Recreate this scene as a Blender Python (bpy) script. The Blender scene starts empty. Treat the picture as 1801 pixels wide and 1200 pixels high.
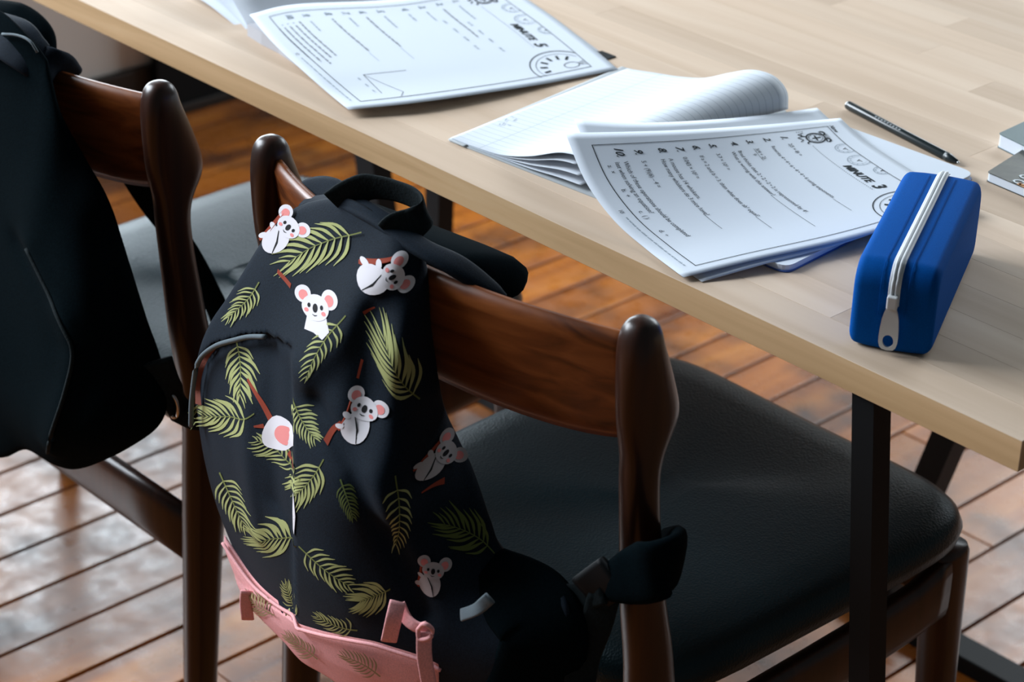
import bpy, bmesh, math, random
import numpy as np
from mathutils import Vector, Matrix

random.seed(7)
SC = bpy.context.scene
COL = SC.collection

# ------------------------------------------------------------------ camera
# world: x runs along the table, y runs across it (away from the chairs), z up; metres
cd = bpy.data.cameras.new('camera')
cam = bpy.data.objects.new('camera', cd)
COL.objects.link(cam)
SC.camera = cam
cam.location = (0.76424, -1.23108, 1.55820)
YAW, PITCH, ROLL = -0.809106, 0.485233, 0.028875
fw = Vector((math.sin(YAW)*math.cos(PITCH), math.cos(YAW)*math.cos(PITCH), -math.sin(PITCH)))
rt = Vector((math.cos(YAW), -math.sin(YAW), 0))
up = rt.cross(fw)
R_ = rt*math.cos(ROLL) + up*math.sin(ROLL)
U_ = up*math.cos(ROLL) - rt*math.sin(ROLL)
m = Matrix((R_, U_, -fw)).transposed().to_4x4()
m.translation = cam.location
cam.matrix_world = m
cd.sensor_width = 36.0
cd.lens = 36.0*4017.95/1801.0
cd.clip_start = 0.05
cd.dof.use_dof = True
cd.dof.focus_distance = 1.86
cd.dof.aperture_fstop = 8.0

# ------------------------------------------------------------------ world, lights, exposure
W = bpy.data.worlds.new('room_air')
SC.world = W
W.use_nodes = True
W.node_tree.nodes['Background'].inputs[0].default_value = (0.80, 0.95, 1.0, 1)
W.node_tree.nodes['Background'].inputs[1].default_value = 0.10

def area(name, loc, target, sx, sy, power, color):
    l = bpy.data.lights.new(name, 'AREA')
    l.shape = 'RECTANGLE'; l.size = sx; l.size_y = sy
    l.energy = power; l.color = color
    o = bpy.data.objects.new(name, l); COL.objects.link(o)
    o.location = loc
    o.rotation_euler = (Vector(target)-Vector(loc)).to_track_quat('-Z', 'Y').to_euler()
    return o
# overcast daylight outside the window band of the left wall, and a smaller window in the far wall
area('daylight_left_front', (-4.4, -1.9, 3.2), (-.3, -.1, .75), 2.6, 2.4, 620, (0.84, 0.92, 1.0))
area('daylight_left_rear', (-3.9, 1.1, 1.25), (-.6, 1.0, 1.2), 3.2, 1.9, 215, (0.82, 0.92, 1.0))
area('daylight_far', (-1.2, 4.25, 2.45), (-1.0, 0, 1.2), 3.2, 1.8, 165, (0.86, 0.94, 1.0))

SC.view_settings.view_transform = 'Standard'
SC.view_settings.look = 'None'
SC.view_settings.exposure = -0.25
SC.view_settings.gamma = 1.0
SC.view_settings.use_curve_mapping = False

# ------------------------------------------------------------------ materials
def new_mat(name):
    mt = bpy.data.materials.new(name); mt.use_nodes = True
    nt = mt.node_tree
    return mt, nt, nt.nodes['Principled BSDF']
def plain(name, col, rough=0.6, metal=0.0, spec=0.5, coat=0.0):
    mt, nt, b = new_mat(name)
    b.inputs['Base Color'].default_value = (*col, 1)
    b.inputs['Roughness'].default_value = rough
    b.inputs['Metallic'].default_value = metal
    b.inputs['Specular IOR Level'].default_value = spec
    b.inputs['Coat Weight'].default_value = coat
    return mt
def N(nt, t, **kw):
    n = nt.nodes.new(t)
    for k, v in kw.items(): setattr(n, k, v)
    return n
def ramp(nt, stops):
    r = N(nt, 'ShaderNodeValToRGB')
    el = r.color_ramp.elements
    while len(el) < len(stops): el.new(0.5)
    for e, (p, c) in zip(el, stops): e.position = p; e.color = (*c, 1)
    return r
def wood(name, stops, scale, rough, bump=0.02, rnd=0.0, spec=0.5, coat=0.0, spots=None, coord='Object', rvar=0.0):
    """long-grain wood; scale = (x,y,z) noise frequencies; rnd = per-piece tone variation"""
    mt, nt, b = new_mat(name)
    L = nt.links.new
    tc = N(nt, 'ShaderNodeTexCoord'); mp = N(nt, 'ShaderNodeMapping'); mp.inputs['Scale'].default_value = scale
    oi = N(nt, 'ShaderNodeObjectInfo')
    add = N(nt, 'ShaderNodeVectorMath', operation='ADD')
    mul = N(nt, 'ShaderNodeMath', operation='MULTIPLY'); mul.inputs[1].default_value = 37.0
    cmb = N(nt, 'ShaderNodeCombineXYZ')
    L(oi.outputs['Random'], mul.inputs[0])
    for i in range(3): L(mul.outputs[0], cmb.inputs[i])
    L(tc.outputs[coord], mp.inputs[0]); L(mp.outputs[0], add.inputs[0]); L(cmb.outputs[0], add.inputs[1])
    n1 = N(nt, 'ShaderNodeTexNoise'); n1.inputs['Scale'].default_value = 1.0; n1.inputs['Detail'].default_value = 6; n1.inputs['Distortion'].default_value = 0.6
    L(add.outputs[0], n1.inputs['Vector'])
    r = ramp(nt, stops); L(n1.outputs['Fac'], r.inputs[0])
    col = r.outputs[0]
    if rnd:
        hs = N(nt, 'ShaderNodeHueSaturation')
        mr = N(nt, 'ShaderNodeMapRange'); mr.inputs[3].default_value = 1-rnd; mr.inputs[4].default_value = 1+rnd
        L(oi.outputs['Random'], mr.inputs[0]); L(mr.outputs[0], hs.inputs['Value']); L(col, hs.inputs['Color'])
        col = hs.outputs[0]
    if spots:
        n2 = N(nt, 'ShaderNodeTexNoise'); n2.inputs['Scale'].default_value = spots[0]; n2.inputs['Detail'].default_value = 5
        L(tc.outputs[coord], n2.inputs['Vector'])
        r2 = ramp(nt, [(spots[1], (0, 0, 0)), (spots[2], (1, 1, 1))]); L(n2.outputs['Fac'], r2.inputs[0])
        mx = N(nt, 'ShaderNodeMix', data_type='RGBA'); L(r2.outputs[0], mx.inputs[0]); L(col, mx.inputs[6]); mx.inputs[7].default_value = (*spots[3], 1)
        col = mx.outputs[2]
    L(col, b.inputs['Base Color'])
    b.inputs['Roughness'].default_value = rough
    if rvar:
        n3 = N(nt, 'ShaderNodeTexNoise'); n3.inputs['Scale'].default_value = 34; n3.inputs['Detail'].default_value = 5
        L(tc.outputs[coord], n3.inputs['Vector'])
        m3 = N(nt, 'ShaderNodeMapRange'); m3.inputs[1].default_value = .3; m3.inputs[2].default_value = .7
        m3.inputs[3].default_value = rough-rvar; m3.inputs[4].default_value = rough+rvar
        L(n3.outputs['Fac'], m3.inputs[0]); L(m3.outputs[0], b.inputs['Roughness'])
    b.inputs['Specular IOR Level'].default_value = spec
    b.inputs['Coat Weight'].default_value = coat
    b.inputs['Coat Roughness'].default_value = 0.15
    bp = N(nt, 'ShaderNodeBump'); bp.inputs['Strength'].default_value = bump*10; bp.inputs['Distance'].default_value = 0.001
    L(n1.outputs['Fac'], bp.inputs['Height']); L(bp.outputs[0], b.inputs['Normal'])
    return mt
def cloth(name, col, weave=900, bump=0.25, rough=0.9, spec=0.2, sheen=0.0, var=0.0):
    mt, nt, b = new_mat(name)
    L = nt.links.new
    tc = N(nt, 'ShaderNodeTexCoord')
    n = N(nt, 'ShaderNodeTexNoise'); n.inputs['Scale'].default_value = weave; n.inputs['Detail'].default_value = 2
    L(tc.outputs['Object'], n.inputs['Vector'])
    bp = N(nt, 'ShaderNodeBump'); bp.inputs['Strength'].default_value = bump; bp.inputs['Distance'].default_value = 0.0006
    L(n.outputs['Fac'], bp.inputs['Height']); L(bp.outputs[0], b.inputs['Normal'])
    n2 = N(nt, 'ShaderNodeTexNoise'); n2.inputs['Scale'].default_value = weave*0.7
    L(tc.outputs['Object'], n2.inputs['Vector'])
    r = ramp(nt, [(0.3, tuple(c*(1-var) for c in col)), (0.7, tuple(c*(1+var) for c in col))])
    L(n2.outputs['Fac'], r.inputs[0]); L(r.outputs[0], b.inputs['Base Color'])
    b.inputs['Roughness'].default_value = rough
    b.inputs['Specular IOR Level'].default_value = spec
    b.inputs['Sheen Weight'].default_value = sheen
    b.inputs['Sheen Roughness'].default_value = 0.4
    return mt

M = {}
M['plank'] = wood('old_floor_board', [(0.25, (.14, .034, .005)), (0.5, (.36, .108, .012)), (0.75, (.52, .19, .028))], (16, 1.6, 16), 0.31, 0.03, 0.22, 1.0,
                  spots=(7.0, .47, .72, (.055, .024, .015)), rvar=.10)
M['subfloor'] = plain('dark_gap', (.012, .008, .006), 0.9)
M['beech'] = wood('pale_beech', [(0.25, (.52, .385, .275)), (0.5, (.60, .46, .345)), (0.75, (.665, .53, .41))], (1.6, 26, 26), 0.60, 0.012, 0.085, 0.15)
M['beech_edge'] = wood('beech_edge', [(0.3, (.52, .335, .170)), (0.5, (.62, .41, .22)), (0.72, (.68, .48, .275))], (3, 60, 60), 0.55, 0.03, 0.06, 0.3)
M['steel_black'] = plain('black_steel', (.004, .006, .0075), 0.55, 0, .2)
M['teak_dark'] = wood('dark_stained_teak', [(0.3, (.016, .0055, .003)), (0.6, (.034, .011, .006)), (0.8, (.052, .017, .009))], (60, 60, 3), 0.34, 0.01, 0, 0.4, 0.12)
M['teak'] = wood('red_brown_teak', [(0.3, (.058, .015, .004)), (0.5, (.17, .045, .010)), (0.72, (.27, .082, .020))], (5, 60, 70), 0.36, 0.012, 0, 0.4, 0.1)
M['paint'] = plain('grey_wall_paint', (.80, .80, .77), 0.9)
M['skirt'] = plain('dark_baseboard', (.020, .015, .012), 0.5)
M['frame'] = plain('window_frame_white', (.6, .6, .6), 0.5)

def leather():
    mt, nt, b = new_mat('black_leatherette'); L = nt.links.new
    tc = N(nt, 'ShaderNodeTexCoord')
    v = N(nt, 'ShaderNodeTexVoronoi'); v.inputs['Scale'].default_value = 420
    L(tc.outputs['Object'], v.inputs['Vector'])
    bp = N(nt, 'ShaderNodeBump'); bp.inputs['Strength'].default_value = 0.35; bp.inputs['Distance'].default_value = 0.0008
    L(v.outputs['Distance'], bp.inputs['Height']); L(bp.outputs[0], b.inputs['Normal'])
    b.inputs['Base Color'].default_value = (.007, .018, .023, 1)
    b.inputs['Roughness'].default_value = 0.37
    b.inputs['Specular IOR Level'].default_value = 0.25
    b.inputs['Specular Tint'].default_value = (.72, .93, 1.0, 1)
    return mt
M['leather'] = leather()
M['bag'] = cloth('charcoal_print_cloth', (.0062, .0120, .0205), 1100, .3, .80, .11, 0.02, .3)
M['black_cloth'] = cloth('black_bag_cloth', (.0018, .0046, .0062), 700, .3, 1.0, .02, 0.0, .2)
M['webbing'] = cloth('black_webbing', (.005, .010, .012), 500, .6, .85, .15, 0.0, .3)
M['pink'] = cloth('pink_cloth', (.86, .41, .42), 1100, .3, .85, .2, 0, .12)
M['lining'] = cloth('rust_lining', (.22, .07, .05), 900, .3, .9, .2)
M['grey_pull'] = cloth('grey_cord', (.12, .15, .17), 900, .3, .8)
def flat(n, c, r=.85): M[n] = plain(n, c, r, 0, .2)
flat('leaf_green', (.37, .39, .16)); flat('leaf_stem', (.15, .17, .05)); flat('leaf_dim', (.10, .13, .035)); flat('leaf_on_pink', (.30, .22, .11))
flat('koala_white', (.72, .69, .73)); flat('koala_white_shaded', (.46, .43, .44)); flat('koala_pink', (.78, .26, .25)); flat('koala_ink', (.012, .012, .014)); flat('branch_red', (.28, .045, .022))
M['paper'] = plain('printer_paper', (.66, .715, .79), 0.85, 0, .1)
M['paper_edge'] = plain('page_block_edge', (.47, .47, .50), 0.9, 0, .2)
M['ink'] = plain('printed_ink', (.012, .018, .022), 0.8, 0, .2)
M['ink_grey'] = plain('printed_grey_ink', (.20, .25, .29), 0.8, 0, .2)
M['kraft'] = plain('grey_card_cover', (.42, .45, .47), 0.7)
M['blue_card'] = plain('blue_book_cover', (.05, .11, .32), 0.5)
M['neoprene'] = cloth('blue_neoprene', (.0012, .074, .32), 1500, .25, .8, .04, 0.0, .12)
M['zip_white'] = plain('white_zip_tape', (.62, .65, .68), 0.6)
M['zip_metal'] = plain('white_zip_pull', (.66, .67, .68), 0.35)
M['pen_black'] = plain('black_pen_body', (.012, .020, .022), 0.28, 0, .6)
M['silver'] = plain('silver_metal', (.55, .57, .58), 0.3, 1.0)
M['green_cover'] = plain('green_book_cover', (.050, .105, .115), 0.4)
def mottled():
    mt, nt, b = new_mat('dark_photo_cover'); L = nt.links.new
    tc = N(nt, 'ShaderNodeTexCoord'); n = N(nt, 'ShaderNodeTexNoise'); n.inputs['Scale'].default_value = 60; n.inputs['Detail'].default_value = 6
    L(tc.outputs['Object'], n.inputs['Vector'])
    r = ramp(nt, [(.3, (.010, .014, .010)), (.55, (.035, .040, .030)), (.8, (.10, .10, .075))]); L(n.outputs['Fac'], r.inputs[0]); L(r.outputs[0], b.inputs['Base Color'])
    b.inputs['Roughness'].default_value = .4
    return mt
M['photo_cover'] = mottled()
M['orange'] = plain('orange_ink', (.55, .25, .08), .6)
M['cover_white'] = plain('white_ink', (.60, .65, .68), .6)
def lined():
    """ruled paper: UV.y counts the rules, UV.x runs across the page (metres)"""
    mt, nt, b = new_mat('ruled_paper'); L = nt.links.new
    uvn = N(nt, 'ShaderNodeUVMap'); sp = N(nt, 'ShaderNodeSeparateXYZ'); L(uvn.outputs[0], sp.inputs[0])
    def line(src, freq, wid):
        a = N(nt, 'ShaderNodeMath', operation='MULTIPLY'); a.inputs[1].default_value = freq; L(src, a.inputs[0])
        f = N(nt, 'ShaderNodeMath', operation='FRACT'); L(a.outputs[0], f.inputs[0])
        c = N(nt, 'ShaderNodeMath', operation='LESS_THAN'); c.inputs[1].default_value = wid; L(f.outputs[0], c.inputs[0])
        return c.outputs[0]
    l1 = line(sp.outputs['Y'], 1/0.0085, .075)
    a = N(nt, 'ShaderNodeMath', operation='SUBTRACT'); a.inputs[1].default_value = .040; L(sp.outputs['X'], a.inputs[0])
    ab = N(nt, 'ShaderNodeMath', operation='ABSOLUTE'); L(a.outputs[0], ab.inputs[0])
    l2 = N(nt, 'ShaderNodeMath', operation='LESS_THAN'); l2.inputs[1].default_value = .0004; L(ab.outputs[0], l2.inputs[0])
    mxx = N(nt, 'ShaderNodeMath', operation='MAXIMUM'); L(l1, mxx.inputs[0]); L(l2.outputs[0], mxx.inputs[1])
    sc = N(nt, 'ShaderNodeMath', operation='MULTIPLY'); sc.inputs[1].default_value = .55; L(mxx.outputs[0], sc.inputs[0])
    mx = N(nt, 'ShaderNodeMix', data_type='RGBA'); L(sc.outputs[0], mx.inputs[0])
    mx.inputs[6].default_value = (.66, .71, .77, 1); mx.inputs[7].default_value = (.22, .28, .36, 1)
    L(mx.outputs[2], b.inputs['Base Color']); b.inputs['Roughness'].default_value = .75
    return mt
M['ruled'] = lined()

# ------------------------------------------------------------------ helpers
def link(o, parent=None):
    COL.objects.link(o)
    if parent is not None: o.parent = parent
    return o
def mesh_obj(name, verts, faces, mat, parent=None, smooth=True, mats=None, midx=None, uvs=None):
    me = bpy.data.meshes.new(name)
    me.from_pydata([tuple(v) for v in verts], [], faces)
    for mm in (mats or [mat]): me.materials.append(M[mm] if isinstance(mm, str) else mm)
    if midx is not None: me.polygons.foreach_set('material_index', midx)
    if smooth: me.polygons.foreach_set('use_smooth', [True]*len(me.polygons))
    if uvs is not None:
        ul = me.uv_layers.new(name='UVMap')
        for lp in me.loops: ul.data[lp.index].uv = uvs[lp.vertex_index]
    me.update()
    return link(bpy.data.objects.new(name, me), parent)
def empty(name, loc=(0, 0, 0), rz=0.0):
    o = bpy.data.objects.new(name, None); COL.objects.link(o)
    o.location = loc; o.rotation_euler = (0, 0, rz); o.empty_display_size = .05
    return o
def tag(o, label, cat, group=None):
    o['label'] = label; o['category'] = cat
    if group: o['group'] = group
    return o
def structure(o):
    o['kind'] = 'structure'; return o
def box(name, lo, hi, mat, parent=None, bevel=0.0, seg=2):
    bm = bmesh.new(); bmesh.ops.create_cube(bm, size=1)
    for v in bm.verts:
        v.co = Vector([lo[i]+(v.co[i]+.5)*(hi[i]-lo[i]) for i in range(3)])
    if bevel: bmesh.ops.bevel(bm, geom=bm.edges[:], offset=bevel, segments=seg, affect='EDGES', profile=.5)
    me = bpy.data.meshes.new(name); bm.to_mesh(me); bm.free(); me.materials.append(M[mat])
    if bevel: me.polygons.foreach_set('use_smooth', [False]*len(me.polygons))
    return link(bpy.data.objects.new(name, me), parent)
def loft(name, rings, mat, parent=None, cap=True, smooth=True):
    n = len(rings[0]); vs = [p for r in rings for p in r]; fs = []
    for i in range(len(rings)-1):
        for j in range(n):
            k = (j+1) % n
            fs.append((i*n+j, i*n+k, (i+1)*n+k, (i+1)*n+j))
    if cap:
        fs.append(tuple(range(n-1, -1, -1))); fs.append(tuple(range((len(rings)-1)*n, len(rings)*n)))
    o = mesh_obj(name, vs, fs, mat, parent, smooth)
    bm = bmesh.new(); bm.from_mesh(o.data); bmesh.ops.recalc_face_normals(bm, faces=bm.faces[:]); bm.to_mesh(o.data); bm.free()
    return o
def catmull(pts, n):
    """smooth curve through points, n samples per span"""
    P = [np.array(p, float) for p in pts]
    P = [2*P[0]-P[1]] + P + [2*P[-1]-P[-2]]
    out = []
    for i in range(1, len(P)-2):
        for k in range(n):
            t = k/n
            out.append(.5*((2*P[i]) + (-P[i-1]+P[i+1])*t + (2*P[i-1]-5*P[i]+4*P[i+1]-P[i+2])*t*t + (-P[i-1]+3*P[i]-3*P[i+1]+P[i+2])*t**3))
    out.append(P[-2])
    return out
def sup(cx, cy, z, hx, hy, e=2.6, n=20):
    r = []
    for j in range(n):
        t = 2*math.pi*j/n; c, s = math.cos(t), math.sin(t)
        r.append((cx+hx*math.copysign(abs(c)**(2/e), c), cy+hy*math.copysign(abs(s)**(2/e), s), z))
    return r
def ribbon(name, pts, wid, th, mat, parent=None, n=8, e=4.0, k=12):
    """band along pts; wid = list of width vectors (half width), th = half thickness"""
    C = catmull(pts, n); Wd = catmull(wid, n)
    rings = []
    for i, c in enumerate(C):
        t = C[min(i+1, len(C)-1)]-C[max(i-1, 0)]; t = t/np.linalg.norm(t)
        w = Wd[i]-t*(Wd[i]@t); hw = np.linalg.norm(Wd[i]); w = w/np.linalg.norm(w)
        nn = np.cross(t, w)
        ring = []
        for j in range(k):
            a = 2*math.pi*j/k; cx, sx = math.cos(a), math.sin(a)
            ring.append(c + w*hw*math.copysign(abs(cx)**(2/e), cx) + nn*th*math.copysign(abs(sx)**(2/e), sx))
        rings.append(ring)
    return loft(name, rings, mat, parent)
def tube(name, pts, r, mat, parent=None, n=6, k=10):
    w = []
    for i in range(len(pts)):
        t = np.array(pts[min(i+1, len(pts)-1)], float)-np.array(pts[max(i-1, 0)], float); t /= np.linalg.norm(t)
        a = np.cross(t, (0, 0, 1)) if abs(t[2]) < .9 else np.cross(t, (1, 0, 0))
        w.append(a/np.linalg.norm(a)*r)
    return ribbon(name, pts, w, r, mat, parent, n, 2.0, k)
def copy_tree(o, parent=None):
    c = o.copy(); COL.objects.link(c)
    if parent is not None: c.parent = parent
    for ch in [q for q in bpy.data.objects if q.parent == o]: copy_tree(ch, c)
    return c
def solidify(o, t, off=-1.0):
    md = o.modifiers.new('thickness', 'SOLIDIFY'); md.thickness = t; md.offset = off
    return o
def grid_faces(nx, ny):
    return [(j*(nx+1)+i, j*(nx+1)+i+1, (j+1)*(nx+1)+i+1, (j+1)*(nx+1)+i) for j in range(ny) for i in range(nx)]

# ------------------------------------------------------------------ the room
floor = structure(box('floor', (-2.75, -3.6, -.06), (1.1, 4.3, -.0125), 'subfloor'))
PW = 0.0873
def plank_row(i):
    x1 = -.487 - PW*i - .0024; x0 = x1 - PW + .0048
    ends = [-3.6, -1.3]
    rr = random.Random(i*13+5)
    y = -1.3 + rr.uniform(.3, 1.4)
    while y < 4.0:
        ends.append(y); y += rr.uniform(1.1, 2.0)
    ends.append(4.3)
    if i == 10: ends = [-3.6, -1.3, -.217, 1.35, 2.9, 4.3]
    return x0, x1, ends
for i in range(-18, 26):
    x0, x1, ends = plank_row(i)
    for a, b in zip(ends[:-1], ends[1:]):
        dz = random.uniform(-.0012, .0)
        box('plank', (x0, a+.0008, -.022), (x1, b-.0008, dz), 'plank', floor, .0013, 2)
WX = -2.43
def wall_panel():
    bm = bmesh.new()
    def bx(y0, y1, z0, z1):
        r = bmesh.ops.create_cube(bm, size=1)
        for v in r['verts']:
            v.co = Vector((WX-.16+(v.co.x+.5)*.16, y0+(v.co.y+.5)*(y1-y0), z0+(v.co.z+.5)*(z1-z0)))
    bx(-3.6, 4.3, 0, .52); bx(-3.6, 4.3, 2.72, 2.9); bx(2.75, 4.3, .52, 2.72); bx(-3.6, -3.0, .52, 2.72)
    me = bpy.data.meshes.new('wall_left'); bm.to_mesh(me); bm.free(); me.materials.append(M['paint'])
    return link(bpy.data.objects.new('wall_left', me))
structure(wall_panel())
structure(box('baseboard_left', (WX-.001, -3.6, 0), (WX+.016, 4.3, .095), 'skirt', None, .003))

win = structure(box('window_1', (WX-.12, -3.0, .52), (WX-.06, 2.75, .57), 'frame'))
box('head_rail', (WX-.12, -3.0, 2.67), (WX-.06, 2.75, 2.72), 'frame', win)
for y in (-2.97, -.75, 1.0, 2.72): box('mullion', (WX-.12, y-.022, .57), (WX-.06, y+.022, 2.67), 'frame', win)

# ------------------------------------------------------------------ the table
TH = .026
table = empty('wooden_table', (-.7, .5, 0))
tag(table, 'long pale beech butcher-block table with black steel legs', 'table')
def tlocal(o):  # geometry is written in world coordinates, the parent sits at the table's base
    o.parent = table; o.matrix_parent_inverse = Matrix.Translation((.7, -.5, 0)); return o
SW = .0432
for r in range(26):
    y0 = r*SW; rr = random.Random(100+r)
    x = 0.0; first = True
    while x > -1.75:
        ln = rr.uniform(.32, .62)
        if first: ln = rr.uniform(.12, .6); first = False
        if r == 0: ln = 3.0
        x1 = max(x-ln, -1.75)
        if x1 < -1.65: x1 = -1.75
        o = box('stave', (x1+.00004, y0+.00003, .75-TH+.0002), (x-.00004, y0+SW-.00003, .75), 'beech', None, .0004 if r == 0 else .00012, 1)
        tlocal(o)
        if r == 0:
            o.data.materials.append(M['beech_edge'])
            for p in o.data.polygons:
                if p.normal.y < -.9 or p.normal.x > .9: p.material_index = 1
        x = x1
def leg_bar(name, top, bot, hw, hd):
    t, b = np.array(top), np.array(bot)
    rg = [[t+np.array((sx*hw, sy*hd, 0)) for sx, sy in ((-1, -1), (1, -1), (1, 1), (-1, 1))],
          [b+np.array((sx*hw, sy*hd, 0)) for sx, sy in ((-1, -1), (1, -1), (1, 1), (-1, 1))]]
    return tlocal(loft(name, rg, 'steel_black', None, True, False))
leg_bar('leg', (-.145, .014, .725), (-.092, .045, 0), .0105, .0105)
leg_bar('leg', (-.385, .66, .725), (-.575, .66, .012), .016, .016)
leg_bar('leg', (-1.600, .66, .725), (-1.46, .66, .012), .020, .016)
leg_bar('leg', (-1.360, .66, .725), (-1.376, .66, .012), .014, .014)
tlocal(box('foot_bar', (-.62, .645, .0), (-.12, .685, .022), 'steel_black', None, .002))
tlocal(box('foot_bar', (-1.52, .645, .0), (-1.12, .685, .022), 'steel_black', None, .002))
tlocal(box('top_rail', (-1.62, .635, .690), (-.2, .685, .7235), 'steel_black', None, .002))
tlocal(box('crossbar', (-.165, .09, .702), (-.130, .66, .7235), 'steel_black', None, .002))
tlocal(box('crossbar', (-1.62, .004, .700), (-1.585, .66, .7235), 'steel_black', None, .002))
leg_bar('leg', (-1.60, .022, .705), (-1.66, .05, 0), .0125, .014)

# ------------------------------------------------------------------ the chairs
CX = -.444
def make_chair():
    ch = empty('dining_chair', (CX, 0, 0))
    prof = [(.812, -.158, .0005, .0005), (.811, -.158, .006, .006), (.808, -.158, .0105, .011), (.801, -.158, .0135, .015), (.79, -.1575, .0148, .0178),
            (.775, -.155, .0148, .0215), (.75, -.150, .0142, .0262), (.73, -.1462, .0138, .0285), (.715, -.1455, .0135, .0265), (.695, -.149, .0132, .0190), (.675, -.1505, .013, .0165),
            (.64, -.148, .013, .0165), (.60, -.1435, .0135, .0180), (.555, -.138, .0135, .0200), (.50, -.128, .014, .0225), (.45, -.124, .0145, .0245), (.40, -.127, .0145, .0240),
            (.345, -.131, .0142, .0225), (.29, -.135, .014, .0205), (.15, -.144, .013, .0175), (.0, -.153, .0115, .0145)]
    zs = catmull([(z, y, hx, hy) for z, y, hx, hy in prof], 3)
    for s in (-1, 1):
        rings = [sup(s*.2175, q[1], q[0], max(q[2], .0004), max(q[3], .0004), 2.5, 24) for q in zs]
        loft('rear_leg', rings, 'teak_dark', ch)
    # curved plywood back panel between the posts
    ns, nz = 30, 12
    for_v, fs = [], []
    ring_pts = []
    for i in range(ns+1):
        s = -1+2*i/ns; x = s*.212
        y = -.157-.043*(1-s*s)
        zt = .795; zb = .692+.012*abs(s)**6
        pts = []
        th = .0072
        prof2 = []
        for k in range(nz+1):   # front face upward, then back face downward, rounded top and bottom
            z = zb+(zt-zb)*k/nz; prof2.append((1, z))
        for k in range(nz, -1, -1):
            z = zb+(zt-zb)*k/nz; prof2.append((-1, z))
        for f, z in prof2:
            e = min((zt-z)/.003, (z-zb)/.003, 1.0); e = math.sqrt(max(0, 1-(1-e)**2)) if e < 1 else 1
            lean = (.795-z)*.16
            pts.append((x, y+lean+f*th*(.35+.65*e), z))
        ring_pts.append(pts)
    loft('backrest', ring_pts, 'teak', ch)
    # seat pad
    hw, y0, y1 = .207, -.115, .338
    nr = 56
    def outline(inset, z):
        pts = []
        for j in range(nr):
            t = 2*math.pi*j/nr; c, s = math.cos(t), math.sin(t)
            e = 6.0
            px = math.copysign(abs(c)**(2/e), c); py = math.copysign(abs(s)**(2/e), s)
            yy = (y0+y1)/2+py*((y1-y0)/2-inset)
            wx = (hw+.014*(yy-y0)/(y1-y0)-inset)
            pts.append((px*wx, yy, z+.010*(abs(px)**2)*0.6 - .006))
        return pts
    rings = [outline(.06, .417), outline(.02, .416), outline(.006, .418), outline(.0, .425), outline(-.002, .436), outline(.002, .448), outline(.008, .455), outline(.02, .460), outline(.05, .4625), outline(.10, .4625), outline(.15, .4615), outline(.19, .461)]
    loft('seat', rings, 'leather', ch)
    # front legs, tapered, with a gusset sweeping into the side rail
    for s in (-1, 1):
        rings = []
        for z, hx, hy, x, y in [(.414, .0165, .021, .192, .300), (.405, .018, .0235, .192, .302), (.37, .018, .022, .192, .305), (.30, .017, .019, .193, .310), (.15, .015, .0165, .196, .318), (0, .011, .012, .199, .325)]:
            rings.append(sup(s*x, y, z, hx, hy, 3.2, 20))
        loft('front_leg', rings, 'teak_dark', ch)
    for s in (-1, 1):
        rings = []
        for y, zt, zb in [(-.115, .392, .335), (-.02, .392, .334), (.10, .392, .333), (.19, .393, .333), (.245, .397, .336), (.275, .405, .340), (.29, .411, .342)]:
            zc, hz = (zt+zb)/2, (zt-zb)/2
            rr = sup(0, 0, 0, .011, hz, 3.2, 16)
            rings.append([(s*.201+a, y, zc+b) for a, b, _ in rr])
        loft('side_rail', rings, 'teak_dark', ch)
    def cross(name, y, z0, z1, hy):
        rr = sup(0, 0, 0, hy, (z1-z0)/2, 3.0, 16)
        loft(name, [[(x, y+a, (z0+z1)/2+b) for a, b, _ in rr] for x in (-.206, -.1, 0, .1, .206)], 'teak_dark', ch)
    cross('back_stretcher', -.132, .283, .345, .010)
    cross('seat_support', -.06, .372, .4085, .014)
    cross('front_rail', .300, .350, .405, .010)
    return ch
chairA = make_chair()
tag(chairA, 'dark wooden dining chair with black seat, the palm-print backpack hung on its back', 'chair', 'dining chairs along the table')
chairB = copy_tree(chairA); chairB.location = (-1.040, 0, 0)
tag(chairB, 'dark wooden dining chair draped with a plain black bag, left of the palm-print one', 'chair', 'dining chairs along the table')
chairC = copy_tree(chairA); chairC.location = (-1.685, -.205, 0)
tag(chairC, 'dark wooden dining chair at the left edge, only a leg showing behind the black bag', 'chair', 'dining chairs along the table')

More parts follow.
